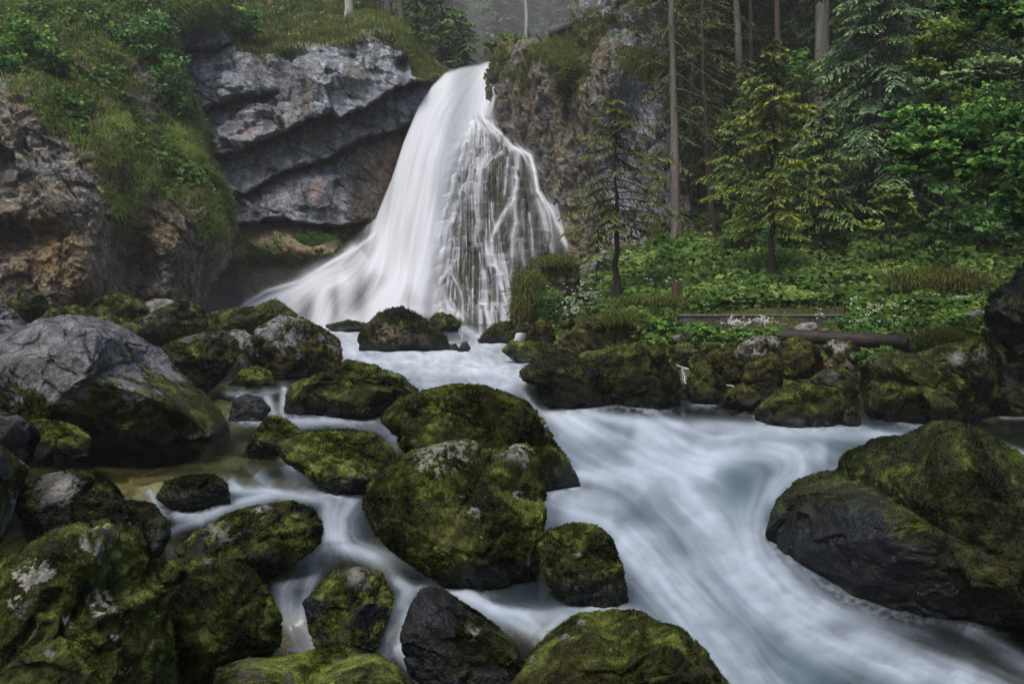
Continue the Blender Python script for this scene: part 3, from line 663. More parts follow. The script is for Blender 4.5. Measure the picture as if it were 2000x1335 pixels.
# ============================================================ WATERFALL
X, Y_ = pgrid(430, 1150, 112, 660, 1.3)
Fst = [([(925, 140), (885, 170), (852, 230), (828, 320), (808, 430), (790, 560)], 46, 1.0), ([(880, 150), (835, 190), (805, 260), (775, 370), (752, 470)], 22, .8), ([(945, 128), (905, 150), (860, 215), (825, 310), (800, 420), (785, 520)], 40, 1.0), ([(948, 135), (930, 180), (895, 260), (860, 350), (835, 450), (815, 540)], 30, 1.0),
       ([(900, 140), (850, 180), (812, 250), (780, 360), (758, 450), (735, 540)], 26, 0.95), ([(930, 130), (880, 145), (840, 175)], 14, .9), ([(948, 130), (952, 170), (945, 230)], 9, .7), ([(940, 140), (925, 200), (905, 260)], 20, .7),
       ([(820, 420), (800, 510), (770, 560), (715, 610), (680, 640)], 36, 1.0), ([(840, 440), (835, 520), (810, 570), (760, 620)], 34, 1.0), ([(760, 440), (740, 500), (690, 560), (650, 600), (630, 640)], 22, 0.7),
       ([(780, 520), (820, 560), (850, 590), (870, 620)], 24, .75), ([(700, 480), (660, 520), (600, 560), (540, 580), (480, 605)], 10, .75), ([(735, 455), (700, 485), (650, 512), (590, 550), (520, 570), (470, 600)], 4, .8),
       ([(720, 500), (680, 530), (630, 545), (590, 580), (560, 620)], 20, .8), ([(680, 540), (630, 560), (625, 600), (620, 640)], 20, .95), ([(620, 548), (580, 575), (530, 600), (480, 630)], 18, .8),
       ([(700, 545), (680, 580), (660, 640)], 10, .5), ([(800, 600), (850, 612), (900, 622)], 12, .9), ([(740, 600), (700, 630)], 25, 1), ([(560, 580), (510, 600), (460, 615)], 8, .6),
       ([(750, 330), (742, 400), (735, 460)], 14, .25), ([(868, 300), (850, 420), (840, 500)], 18, .5),
       # strands over the ledges
       ([(925, 200), (940, 228), (970, 260), (1000, 290), (1035, 305), (1045, 340), (1050, 375), (1070, 400), (1095, 450), (1108, 490)], 3.5, .95), ([(880, 250), (900, 238), (930, 240), (960, 265), (995, 292), (1020, 300)], 7, .85),
       ([(900, 240), (912, 260), (915, 300), (908, 350)], 4, .7), ([(935, 245), (930, 280), (928, 320), (915, 360), (905, 400)], 4, .6), ([(950, 270), (948, 300), (940, 350), (936, 400)], 5, .5),
       ([(985, 300), (960, 315), (940, 335), (932, 375), (930, 410)], 5, .7), ([(1012, 300), (1008, 340), (1005, 380), (1000, 400)], 6, .85), ([(1002, 395), (1010, 440), (1002, 470), (1000, 510)], 5, .6),
       ([(1000, 400), (985, 420), (975, 440), (960, 470), (960, 500), (972, 530)], 4.5, .95), ([(950, 485), (955, 520), (970, 530), (975, 560), (990, 600), (998, 630)], 6, .8), ([(945, 530), (950, 560), (950, 600), (955, 635)], 6, .9),
       ([(975, 530), (990, 555), (995, 600), (995, 630)], 4, .7), ([(895, 400), (885, 430), (870, 460), (865, 500)], 4.5, .8), 
       ([(905, 365), (895, 395), (885, 415), (900, 430)], 4, .7), ([(890, 420), (880, 450), (888, 480), (885, 510)], 7, .55), ([(930, 410), (935, 440), (930, 470), (935, 490)], 5, .5), ([(960, 400), (962, 430), (968, 455)], 2.5, .6),
       ([(935, 600), (960, 598), (985, 600), (990, 635)], 4, .8), ([(940, 605), (940, 635)], 4, .8), ([(960, 602), (962, 635)], 6, .7), ([(980, 602), (984, 635)], 4, .7),
       ([(870, 480), (850, 500), (835, 540), (820, 560)], 6, .7), ([(890, 510), (870, 540), (850, 560), (845, 600)], 5, .75), ([(880, 535), (895, 560), (905, 590), (905, 630)], 2.8, .8),
       ([(912, 545), (915, 575), (918, 600)], 2, .6), ([(858, 560), (845, 590), (835, 620)], 6, .8), ([(1052, 385), (1062, 420), (1070, 470), (1075, 500)], 8, .45), ([(1075, 400), (1090, 440), (1100, 475)], 7, .45),
       ([(1033, 420), (1038, 460), (1040, 510)], 2.2, .6), ([(992, 310), (990, 350), (985, 390)], 2.2, .6), ([(965, 190), (962, 230), (965, 255)], 1.8, .5), ([(985, 105), (985, 150)], 1.8, .7), ([(972, 110), (973, 150)], 1.4, .4),
       ([(1000, 520), (995, 560), (1000, 600)], 3, .4), ([(1020, 470), (1022, 520)], 3, .3), ([(985, 500), (990, 540)], 4, .5),
       ([(855, 330), (862, 380), (855, 430)], 6, .5), ([(1020, 300), (1035, 330), (1040, 380)], 3, .4)]
ks_ = [i for i, q in enumerate(Fst) if q[0][0] == (925, 200)][0]
Fst = Fst[:ks_] + [(q[0], q[1] * (.8 + .5 * (hash(str(q[0][0])) % 1 if 0 else (q[0][0][0] * 7 % 10) / 10)), q[2] * .72) for q in Fst[ks_:]]
Fst += [([(p[0] + 3 * math.sin(p[1] * .05), p[1]) for p in q[0]], q[1] * 2.6, .14) for q in Fst[ks_:]]
rs2 = np.random.RandomState(5)
fx, fy, foam = flow_field(X, Y_, Fst, (-0.1, 1))
fan = np.zeros(X.shape); n_x, n_y = fan_warp(X, Y_); col1 = fbm(np.stack([(X - 930) / (1 + .0014 * (Y_ - 240)) / 3.2, Y_ / 160, 0 * X], -1), 1, 3, .7)
for x0, y0, w_, h_, a_, b_ in FANS:
    c0, c1 = np.searchsorted(X[0], [x0 - 1.3 * w_, x0 + 1.3 * w_]); r0, r1 = np.searchsorted(Y_[:, 0], [y0 - 5, y0 + 3 * h_])
    if c1 <= c0 or r1 <= r0: continue
    sl = (slice(r0, r1), slice(c0, c1)); u = (X[sl] + n_x[sl] - x0) / w_; t = Y_[sl] + n_y[sl] - y0 - 5 * u * u
    near = .25 + .75 * np.exp(-((x0 - 880) / 60) ** 2) + .3 * (y0 < 330); stg = near * (.1 + 1.0 * b_ ** 1.5)
    e_ = np.clip(1 - u ** 4, 0, 1)
    v_ = (1 - np.clip(np.abs(u), 0, 1) ** 2) * ss(-2, 1.5, t) * np.exp(-np.clip(t, 0, None) / (h_ * 1.2)) * np.clip(.25 + 2.8 * col1[sl], 0, 1) * stg
    fan[sl] = 1 - (1 - fan[sl]) * (1 - np.clip(v_, 0, .95))
dens = bumpsum(X, Y_, [(885, 430, 36, 150, .8), (905, 300, 35, 60, .7), (950, 575, 60, 50, .55), (1000, 350, 22, 60, .35), (1072, 440, 18, 60, .45), (965, 470, 34, 60, .4), (870, 570, 40, 60, .5), (1035, 460, 20, 60, .2)])
foam = 1 - (1 - foam) * (1 - np.clip(.8 * dens * np.clip(3.2 * col1 - .32, 0, 1) * (.55 + .9 * fbm(np.stack([X / 20, Y_ / 26, 0 * X], -1), 1, 3)), 0, .85) * ss(.7, .3, foam))
foam = 1 - (1 - foam) * (1 - fan * ss(.75, .3, foam) * ss(866, 892, X + (Y_ - 300) * .07))
foam[foam < 0.01] = 0
st1 = np.clip(lic(fx, fy, 36, 3, 1), -2.5, 2.5); st2 = np.clip(lic(fx, fy, 60, 4, 6), -2.5, 2.5)
rightside = ss(850, 890, X)
rightside = np.maximum(rightside, 0)
alpha = foam * (1 + 0.04 * st2) + 4 * foam * (1 - foam) * (0.10 * st1 * (0.08 + 0.92 * rightside) + 0.05 * st2)
dark = bumpsum(X, Y_, [(800, 480, 34, 60, .16), (860, 380, 18, 70, .25), (765, 340, 16, 90, .18), (850, 500, 12, 50, .2), (870, 250, 18, 40, .12), (705, 575, 16, 45, .55), (655, 590, 9, 35, .5), (690, 600, 22, 30, .3), (800, 585, 14, 24, .35), (600, 600, 14, 26, .3)])
alpha = np.clip(alpha - dark * foam, 0, 1)
alpha *= ss(648, 636, Y_)
lipl = interp(X, [(440, 560), (600, 500), (690, 462), (735, 425), (765, 350), (790, 275), (818, 208), (845, 168), (870, 143), (900, 133), (935, 127), (952, 121)])
alpha *= ss(-2, 7, Y_ - lipl)
D = ym(X, Y_)
free = ss(925, 850, X + (Y_ - 300) * 0.14) * ss(720, 620, Y_)
Vb = P(X, Y_, D)
mb = mound_bump(Vb, X, Y_)
Vb = P(X, Y_, D - 1.3 * free)
Vv = Vb + np.array([0, -0.9, 0.35]) * (np.maximum(mb, -0.05) * (1 - free) + 0.07)[..., None]
kp = foam > 0.015
v, f, a = compact(Vv, gridfaces(*X.shape, kp), {'Col': np.broadcast_to([0.64, 0.67, 0.72], X.shape + (3,)) * (0.95 + 0.02 * st1 * rightside + 0.015 * st2)[..., None], 'alpha': alpha})
tag(mesh('waterfall', v, f, M_VEIL, a), 'white silky waterfall fanning out over stepped rock', kind='structure')
print('terrain+water', time.time() - T0)
# ============================================================ BOULDERS
def cube_sphere(n):
    u = np.tan(np.linspace(-math.pi / 4, math.pi / 4, n + 1))
    a, b = np.meshgrid(u, u); o = np.ones_like(a); vs = []; fs = []; off = 0
    for c in ((o, a, b), (-o, -a, b), (a, -o, b), (-a, o, b), (a, b, o), (a, -b, -o)):
        vs.append(np.stack(c, -1).reshape(-1, 3)); fs.append(gridfaces(n + 1, n + 1)[:, ::-1] + off); off += (n + 1) ** 2
    v = np.concatenate(vs); f = np.concatenate(fs)
    key = np.round(v / np.abs(v).max(1)[:, None] * 1e5).astype(np.int64)
    _, idx, inv = np.unique(key, axis=0, return_index=True, return_inverse=True)
    v = v[idx]; f = inv.reshape(-1)[f]
    return v / np.linalg.norm(v, axis=1)[:, None], f
_cs = {}
def vnormals(v, f):
    n = np.cross(v[f[:, 2]] - v[f[:, 0]], v[f[:, 3]] - v[f[:, 1]])
    r = np.zeros_like(v)
    for k in range(4): 
        for c in range(3): r[:, c] += np.bincount(f[:, k], n[:, c], len(v))
    return r / (np.linalg.norm(r, axis=1)[:, None] + 1e-12)
ROCKC = {'grey': (.105, .108, .115), 'pale': (.17, .168, .155), 'brown': (.09, .066, .044), 'dark': (.026, .028, .030), 'pink': (.20, .15, .13), 'white': (.21, .205, .185)}
MOSSC = {'green': ((0.0055, 0.0079, 0.0025), (0.0261, 0.0318, 0.0060), (0.0859, 0.1045, 0.0221)), 'dark': ((0.0041, 0.0058, 0.0025), (0.0117, 0.0151, 0.0043), (0.0413, 0.0505, 0.0120)),
         'bright': ((0.0076, 0.0108, 0.0034), (0.0378, 0.0476, 0.0085), (0.1238, 0.1514, 0.0323)), 'brown': ((0.0083, 0.0079, 0.0034), (0.0329, 0.0303, 0.0077), (0.0756, 0.0757, 0.0170)), 'film': ((0.0065, 0.0093, 0.0040), (0.0205, 0.0267, 0.0080), (0.0626, 0.0812, 0.0160))}
def tufts(name, V, N, C, pick, n, size, seed, parent, m, up=0.5, spread=0.8, asp=0.38):
    """n small pointed moss leaflets or blades standing on the vertices picked."""
    r = np.random.RandomState(seed)
    idx = r.choice(len(V), n, p=pick / pick.sum())
    p = V[idx] + r.normal(size=(n, 3)) * size * 0.35
    d = N[idx] + r.normal(size=(n, 3)) * spread + np.array([0, 0, up]); d /= np.linalg.norm(d, axis=1)[:, None]
    s = np.cross(d, r.normal(size=(n, 3))); s /= np.linalg.norm(s, axis=1)[:, None] + 1e-9
    L = size * r.uniform(0.5, 1.3, n)[:, None]
    v = np.stack([p - s * L * asp - d * L * .2, p + s * L * asp - d * L * .2, p + d * L + s * L * r.uniform(-.3, .3, n)[:, None]], 1).reshape(-1, 3)
    c = C[idx] * r.uniform(0.6, 1.5, n)[:, None]
    c = np.repeat(c, 3, 0)
    return mesh(name, v, np.arange(3 * n).reshape(-1, 3), m, {'Col': c}, parent, False)
NB = 0
RING = []
def boulder(label, pts, rock='grey', moss=0.9, grad=0.0, mc='green', bare=(), wet=0.25, Y=None, T=None, rough=1.0, facet=0.85, name='boulder', group=None, dT=0.2, wetcol=None, sharp=0.75, base=None, flank=()):
    """Outline in picture points + distance -> solid stone with its own depth. moss = cover, grad > 0 leaves the top bare."""
    global NB
    NB += 1; seed = NB * 13 + 5; r = np.random.RandomState(seed)
    pts = np.asarray(pts, float)
    x0, y0 = pts.min(0); x1, y1 = pts.max(0); cx, cy = (x0 + x1) / 2, (y0 + y1) / 2
    by = base if base else y1
    hh_ = y1 - y0; pts = pts.copy(); lo_ = ss(cy + .15 * hh_, cy + .45 * hh_, pts[:, 1]); pts[:, 1] += .20 * hh_ * lo_; pts[:, 0] += (pts[:, 0] - cx) * .04 * lo_
    if Y is None:
        yy = float(ywater(np.clip(cx, -150, 2150), min(by, 1400))); wpx = (x1 - x0 + y1 - y0) / 2 / F * yy
        T_ = T or 0.46 * wpx; Yc = yy + dT * T_
    else:
        Yc = Y; T_ = T or 0.46 * (x1 - x0 + y1 - y0) / 2 / F * Yc
    sc = Yc / F                                            # metres per picture point here
    c = P(cx, cy, Yc); q = P(pts[:, 0], pts[:, 1], Yc) - c
    # radius of the outline by angle
    th = np.linspace(-math.pi, math.pi, 361); R = np.zeros(361)
    n = len(q)
    for k in range(n):
        a, b = q[k], q[(k + 1) % n]; ex, ez = b[0] - a[0], b[2] - a[2]
        for i, t in enumerate(th):
            dx, dz = math.cos(t), math.sin(t); den = dx * ez - dz * ex
            if abs(den) < 1e-12: continue
            s = (a[0] * ez - a[2] * ex) / den; u = (a[0] * dz - a[2] * dx) / den
            if s > 0 and -1e-6 <= u <= 1 + 1e-6: R[i] = max(R[i], s)
    R[R == 0] = R[R > 0].mean(); R *= 1.0
    k_ = np.hanning(9); k_ /= k_.sum()
    Rs = np.convolve(np.concatenate([R[-5:-1], R, R[1:5]]), k_, 'valid'); R = Rs[:361]
    vis = (x1 - x0 + y1 - y0) / 2
    nn = int(np.clip(vis / 3.4, 14, 140))
    if nn not in _cs: _cs[nn] = cube_sphere(nn)
    dr, f = _cs[nn]
    ang = np.arctan2(dr[:, 2], dr[:, 0]); rho = np.hypot(dr[:, 0], dr[:, 2])
    Rv = np.interp(ang, th, R)
    sh = rho ** sharp; dep = np.sign(dr[:, 1]) * np.abs(dr[:, 1]) ** sharp
    V = np.stack([np.cos(ang) * Rv * sh, dep * T_, np.sin(ang) * Rv * sh], 1)
    # lean the rear back so the top reads as a top: shear the upper front away
    S_ = Rv.mean(); zt = V[:, 2] / S_
    V[:, 1] += np.clip(zt, -0.4, 1) * T_ * 0.30
    for _ in range(int(18 * facet)):
        nr = r.normal(size=3); nr[1] = -abs(nr[1]) * 1.6 - 0.7; nr[2] = nr[2] * 0.9 + 0.3; nr /= np.linalg.norm(nr)
        h = r.uniform(0.58, 0.86) * np.abs((V @ nr)).max()
        e = np.clip(V @ nr - h, 0, None); V -= nr * (e * 0.93)[:, None]
    W0 = V + c
    N = vnormals(V, f)
    if ((N * V).sum(1)).mean() < 0: N = -N; f = f[:, ::-1]
    fq = 1.1 / max(S_, 0.05)
    a1 = fbm(W0, fq, 3, off=seed); a2 = fbm(W0, fq * 3, 4, 0.55, True, off=seed); f1, f2, cid = worley(W0, fq * 1.8, off=seed)
    a3 = fbm(W0, 9 if Yc < 11 else 5, 3, off=seed)
    wp = W0 + .18 * S_ * np.stack([fbm(W0, fq * 2, 2, off=k_) for k_ in (1, 2, 3)], -1)
    q1, e1 = facets(wp, fq * 1.1, seed); q2, e2 = facets(wp, fq * 3.0, seed + 4)
    disp = S_ * rough * (0.06 * a1 + 0.035 * a2 + 0.095 * q1 + 0.05 * q2) + 0.018 * a3 * min(1.5, S_ * 2)
    V = V + N * disp[:, None]
    # keep the outline seen from the front: scale each direction back onto the traced outline
    oc = np.array([cx, cy]); NBn = 96 if vis > 90 else 48; tb = np.linspace(-math.pi, math.pi, NBn + 1)
    def outline_r(ax_, ay_, red):
        t_ = np.arctan2(-(ay_ - cy), ax_ - cx); r_ = np.hypot(ax_ - cx, ay_ - cy); k_i = ((t_ + math.pi) / (2 * math.pi) * NBn).astype(int) % NBn
        o_ = np.zeros(NBn); np.maximum.at(o_, k_i, r_); return o_
    dp = []
    for k in range(n):
        dp.append(pts[k] + (pts[(k + 1) % n] - pts[k]) * np.linspace(0, 1, 60, endpoint=False)[:, None])
    dp = np.concatenate(dp); tgt = outline_r(dp[:, 0], dp[:, 1], 0)
    for _ in range(3):
        ax_, ay_ = proj(V + c); act = outline_r(ax_, ay_, 0)
        ra = np.where((tgt > 0) & (act > 0), tgt / np.maximum(act, 1), 1); ra = np.clip(ra, .6, 1.5)
        ra = (np.roll(ra, 1) + 3 * ra + np.roll(ra, -1)) / 5
        t_ = np.arctan2(-(ay_ - cy), ax_ - cx)
        kk = np.interp(t_, np.concatenate([[tb[0] - (tb[1] - tb[0]) / 2], (tb[:-1] + tb[1:]) / 2, [tb[-1] + (tb[1] - tb[0]) / 2]]), np.concatenate([[ra[-1]], ra, [ra[0]]]))
        V[:, 0] *= kk; V[:, 2] *= kk
    N = vnormals(V, f)
    W1 = V + c
    ppx, ppy = proj(W1)
    m_n = fbm(W1, 2.4 / max(S_, .2) ** 0.5, 4, 0.6, off=seed + 3)
    w1 = fbm(W1, 7 / max(S_, .3), 3, .6, off=seed + 40) * 1.6; w2 = fbm(W1, 7 / max(S_, .3), 3, .6, off=seed + 60) * 1.6; m_h = fbm(W1, 16, 4, .75, off=seed + 80)
    zr = (V[:, 2]) / (abs(V[:, 2]).max() + 1e-9)
    cov = moss - (.32 if Yc < 10.5 else .08) * (moss > .6) - grad * zr + 0.85 * m_n + 0.45 * m_h + 0.12 * np.clip(N[:, 2], -1, 1)
    for bx, byy, br in flank: cov = cov - .55 * np.exp(-(((ppx - bx) ** 2 + (ppy - byy) ** 2) / br ** 2))
    for bx, byy, br in bare:
        cov = cov - 1.15 * np.exp(-(((ppx - bx + 0.9 * br * w1) ** 2 + ((ppy - byy + 0.9 * br * w2) * 1.3) ** 2) / (1.2 * br) ** 2)) * np.clip(0.6 + 4.2 * m_h, 0, 1.7)
    mk = ss(0.38, 0.47, cov)
    rn = fbm(W1, 5, 4, 0.6, off=seed + 9)
    rockc = np.asarray(ROCKC[rock]) * np.clip(1 + 1.5 * rn + 0.5 * fbm(W1, 1.5, 3, off=seed + 1), 0.25, 2.2)[:, None]
    hi = {'dark': [.05, .052, .052], 'brown': [.12, .09, .065], 'grey': [.19, .19, .195], 'pale': [.25, .25, .235]}.get(rock, [.29, .285, .26])
    rockc = mixc(rockc, hi, ss(0.05, 0.35, fbm(W1, 2.6, 5, 0.7, off=seed + 19)) * 0.6)
    if moss > .6: rockc = rockc * (.35 if rock != 'white' else .75)          # stained dark under the moss
    rockc = rockc * (1 - .5 * ss(.07, 0, e2) * ss(-.2, .1, a2))[:, None]
    if bare and rock in ('grey', 'dark', 'brown'):
        for bx, byy, br in bare: rockc = mixc(rockc, [.22, .215, .19] if rock != 'brown' else [.16, .12, .085], np.exp(-(((ppx - bx) ** 2 + (ppy - byy) ** 2) / (br * 1.1) ** 2)) * 0.7)
    k0, k1, k2 = MOSSC[mc]
    mt = fbm(W1, 2.0 / max(S_, .3) ** 0.5, 4, 0.6, off=seed + 29)
    mt2 = fbm(W1, 6, 4, .65, off=seed + 33)
    mf = np.clip(0.36 + 1.1 * mt + 0.8 * mt2 + 0.28 * N[:, 2], 0, 1)  # upward faces get lighter moss, top light put into the colour
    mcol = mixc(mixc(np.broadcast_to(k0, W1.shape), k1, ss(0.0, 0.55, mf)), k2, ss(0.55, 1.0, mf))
    mcol = mcol * np.clip(1 + 1.3 * fbm(W1, 14, 3, off=seed), .3, 1.9)[:, None]
    mcol = mixc(mcol, [.028, .022, .008], .45 * ss(.12, .35, fbm(W1, 1.6, 4, off=seed + 70)))
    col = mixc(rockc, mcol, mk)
    # wet stone where the water licks it (really darker and shinier)
    zw_ = CAMZ + 0 * W1[:, 2]
    wz = W1[:, 2] - (float(zwater(np.clip(cx, -150, 2150), min(by, 1400))))
    wt = ss(wet, wet * 0.2, wz + 0.06 * m_n) if (Y is None and wet > 0) else np.zeros(len(W1))
    for bx, byy, br in flank:
        wt = np.maximum(wt, np.exp(-(((ppx - bx) ** 2 + (ppy - byy) ** 2) / br ** 2)) * ss(-.25, .05, m_n + .1))
    col = mixc(col, np.asarray([.012, .014, .016]), 0.9 * wt)
    rgh = lerp(0.92, 0.24, wt)
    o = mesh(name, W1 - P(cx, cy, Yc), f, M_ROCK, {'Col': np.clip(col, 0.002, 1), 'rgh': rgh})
    o.location = [float(t) for t in c]
    if Y is None or Yc < 9:
        rg_ = np.abs(W1[:, 2] - zwater(np.clip(ppx, -150, 2150), np.clip(ppy, 640, 1450))) < .05
        RING.append(np.stack([ppx[rg_], ppy[rg_]], 1))
    tag(o, label, 'boulder' if name == 'boulder' else name.replace('_', ' '), group)
    # moss leaflets on the faces that can be seen
    if vis > 28 and moss > 0.15:
        view = W1 - np.array([0, 0, CAMZ]); view /= np.linalg.norm(view, axis=1)[:, None]
        pick = mk * (1 - wt * 0.75) * ((N * view).sum(1) < 0.25) + 1e-9
        area = (x1 - x0) * (y1 - y0)
        big = Yc < 9
        n = int(np.clip(area * mk.mean() * (0.5 if big else 0.28), 200, 60000))
        size = np.clip(Yc * 0.0020, 0.008, 0.05)
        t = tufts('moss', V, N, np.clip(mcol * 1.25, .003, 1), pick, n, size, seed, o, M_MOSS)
        t['kind'] = 'stuff'
    return o, W1, N

GB = 'mossy boulders in and beside the stream'
B = lambda label, pts, **k: boulder(label, pts, group=GB, **k)
# ---- foreground
B('massive mossy boulder in the middle of the stream with a chalky white top edge', [(708, 985), (722, 935), (760, 905), (800, 882), (860, 864), (905, 856), (930, 860), (942, 878), (985, 880), (1025, 862), (1052, 882), (1066, 940), (1068, 1000), (1058, 1070), (1045, 1115), (1010, 1150), (965, 1168), (900, 1120), (830, 1098), (770, 1075), (730, 1040)], mc='green', bare=[(880, 870, 48), (835, 900, 26), (1015, 872, 30), (900, 965, 12), (925, 1000, 14), (1010, 970, 13), (940, 1050, 8)], moss=1.15, base=1120, sharp=.7, rough=.7)
B('wide dome of moss behind the white topped boulder sloping right into the chute', [(742, 815), (775, 780), (820, 765), (885, 750), (940, 752), (985, 765), (1030, 785), (1060, 815), (1085, 865), (1115, 900), (1130, 925), (1090, 945), (1040, 965), (850, 965), (800, 900), (770, 850)], mc='green', moss=1.2, base=935, rough=.6)
B('round yellow green boulder left of the white topped one', [(540, 865), (600, 842), (680, 838), (735, 848), (770, 880), (778, 905), (750, 935), (690, 955), (640, 948), (600, 925), (555, 900)], mc='bright', moss=1.3)
B('small pointed mossy rock touching the round yellow green boulder', [(475, 878), (495, 850), (520, 815), (545, 812), (575, 830), (592, 848), (575, 878), (530, 884)], mc='bright', moss=1.3)
B('long low mossy boulder between the upper channel and the left pool', [(557, 775), (570, 750), (620, 730), (680, 702), (735, 715), (790, 735), (818, 765), (790, 782), (740, 797), (680, 808), (600, 814), (560, 808)], mc='green', moss=1.2)
B('grey topped boulder with mossy skirt at the left edge of the upper channel', [(475, 680), (500, 640), (545, 615), (590, 620), (640, 645), (665, 665), (668, 700), (640, 725), (590, 735), (530, 734), (500, 712)], mc='brown', moss=.55, grad=.55, rock='grey')
B('small bright green mound in the calm upper pool', [(447, 747), (470, 725), (500, 714), (525, 725), (537, 747), (500, 753)], mc='bright', moss=1.3, wet=.05)
B('small dark wet rock under the little double cascade', [(447, 815), (455, 780), (480, 768), (510, 775), (530, 800), (505, 820)], rock='dark', moss=-.3, wet=.6)
B('huge bare grey boulder with a mossy foot on the left', [(-60, 690), (0, 650), (40, 640), (75, 622), (130, 614), (185, 618), (235, 635), (290, 675), (330, 720), (370, 752), (420, 785), (445, 815), (430, 830), (380, 838), (300, 848), (200, 855), (140, 850), (60, 815), (-20, 790), (-70, 740)], mc='green', moss=.34, grad=.95, rock='grey', bare=[], T=1.6, wet=.15, sharp=.8, rough=.6)
B('flat topped mossy block against the foot of the huge grey boulder', [(15, 800), (40, 770), (80, 766), (130, 772), (155, 800), (150, 835), (60, 835)], mc='dark', moss=1.0, grad=.2, Y=9.2)
B('low mossy boulder at the left end of the still pool', [(45, 870), (60, 820), (100, 820), (150, 835), (178, 855), (172, 882), (120, 893), (60, 898)], mc='bright', moss=1.0)
B('dark shaggy boulder on the left border above the pool', [(-80, 800), (0, 803), (40, 812), (62, 830), (60, 880), (48, 925), (32, 965), (-30, 990), (-90, 950)], mc='dark', moss=.8, grad=.4, rock='grey', Y=6.4, T=.5)
B('leaning mossy rock cut off by the left border', [(-60, 865), (0, 868), (28, 900), (32, 960), (20, 1000), (0, 1028), (-60, 1030)], mc='green', moss=.8, rock='white', Y=5.6, T=.35)
B('dark rounded boulder with a bluish bare crown at the near end of the pool', [(30, 965), (70, 930), (140, 915), (190, 925), (230, 955), (247, 985), (200, 1010), (120, 1040), (60, 1038), (35, 1005)], mc='dark', moss=1.0, bare=[(120, 950, 30)], flank=[(110, 950, 35)])
B('dark mossy boulder squeezed behind the nearest pale patched one', [(150, 1010), (200, 990), (255, 977), (300, 985), (330, 1020), (335, 1045), (310, 1068), (250, 1075), (180, 1065)], mc='dark', moss=.95)
B('small mossy rock at the outlet of the still pool', [(305, 968), (325, 940), (370, 928), (415, 927), (445, 945), (450, 978), (420, 990), (350, 993), (310, 988)], mc='dark', moss=1.2)
B('oval boulder half bare and half mossy left of the small fall', [(340, 1075), (380, 1040), (440, 1005), (510, 985), (575, 980), (615, 995), (632, 1025), (627, 1060), (580, 1087), (510, 1117), (440, 1112), (380, 1097)], mc='green', moss=1.0, bare=[(430, 1035, 26), (510, 995, 18)], rock='dark')
B('giant pale patched mossy boulder in the bottom left corner', [(-110, 1150), (0, 1095), (60, 1060), (110, 1030), (160, 1020), (220, 1013), (265, 1030), (287, 1070), (302, 1120), (327, 1160), (340, 1250), (348, 1340), (340, 1460), (-110, 1460)], mc='bright', moss=1.2, rock='white', Y=3.75, T=.55, bare=[(190, 1060, 40), (60, 1110, 32), (40, 1180, 17), (200, 1180, 26), (255, 1145, 12), (100, 1270, 12), (250, 1310, 14), (130, 1215, 9), (70, 1235, 8), (165, 1290, 9), (225, 1245, 8)])
B('round dark green boulder right of the nearest pale patched one', [(300, 1130), (330, 1095), (380, 1085), (440, 1090), (490, 1110), (530, 1160), (552, 1210), (548, 1255), (500, 1295), (440, 1310), (400, 1335), (340, 1345), (315, 1250)], mc='green', moss=1.15, bare=[(410, 1095, 10)])
B('upright mossy rock between two thin falls near the bottom', [(590, 1175), (620, 1145), (650, 1115), (700, 1105), (745, 1120), (770, 1160), (762, 1205), (737, 1245), (690, 1280), (640, 1278), (612, 1240)], mc='bright', moss=.85, bare=[(700, 1120, 20)], rock='dark', flank=[(600, 1180, 28), (740, 1200, 30)])
B('dark streaked wet boulder under the bending fall at the bottom', [(780, 1240), (800, 1180), (820, 1150), (860, 1146), (910, 1185), (960, 1215), (1002, 1250), (1027, 1292), (1005, 1335), (900, 1345), (820, 1325), (788, 1285)], mc='dark', moss=.75, rock='dark', flank=[(840, 1200, 50), (820, 1280, 50)], bare=[(925, 1235, 12)])
B('low mossy boulder with a pinkish bare patch at the bottom edge', [(385, 1345), (420, 1305), (480, 1285), (560, 1290), (620, 1285), (690, 1290), (745, 1278), (785, 1310), (808, 1345), (800, 1430), (385, 1430)], mc='bright', moss=1.1, rock='pink', Y=4.3, T=.45, bare=[(490, 1315, 30), (560, 1328, 14)])
B('broad mossy boulder at the bottom centre edge with white specks', [(990, 1345), (1030, 1280), (1070, 1240), (1120, 1205), (1180, 1200), (1250, 1193), (1282, 1213), (1330, 1225), (1380, 1270), (1412, 1320), (1438, 1355), (1445, 1460), (990, 1460)], mc='green', moss=1.1, Y=4.5, T=.6, bare=[(1105, 1245, 9), (1140, 1215, 12), (1040, 1285, 7)], rock='grey')
B('mossy rock under the white topped boulder on its right, in the foam', [(1048, 1065), (1070, 1035), (1120, 1020), (1165, 1025), (1195, 1050), (1215, 1100), (1226, 1150), (1190, 1172), (1120, 1155), (1070, 1135)], mc='green', moss=1.0, rock='grey', wet=.35, bare=[(1130, 1080, 7)])
B('enormous dark slab boulder with a wet streaked flank on the right', [(1495, 1040), (1510, 990), (1545, 950), (1590, 930), (1640, 925), (1655, 890), (1690, 870), (1740, 850), (1765, 855), (1800, 835), (1830, 820), (1870, 820), (1920, 840), (1980, 875), (2040, 920), (2110, 990), (2170, 1100), (2120, 1240), (2000, 1225), (1900, 1195), (1780, 1185), (1700, 1175), (1600, 1165), (1540, 1125), (1505, 1080)], mc='film', moss=1.05, rock='dark', T=1.25, base=1130, flank=[(1560, 1060, 75), (1680, 1030, 75), (1760, 1120, 70), (1620, 1110, 70), (1850, 1190, 60)], sharp=.8, facet=.7, wet=.3, rough=.5, dT=.05)
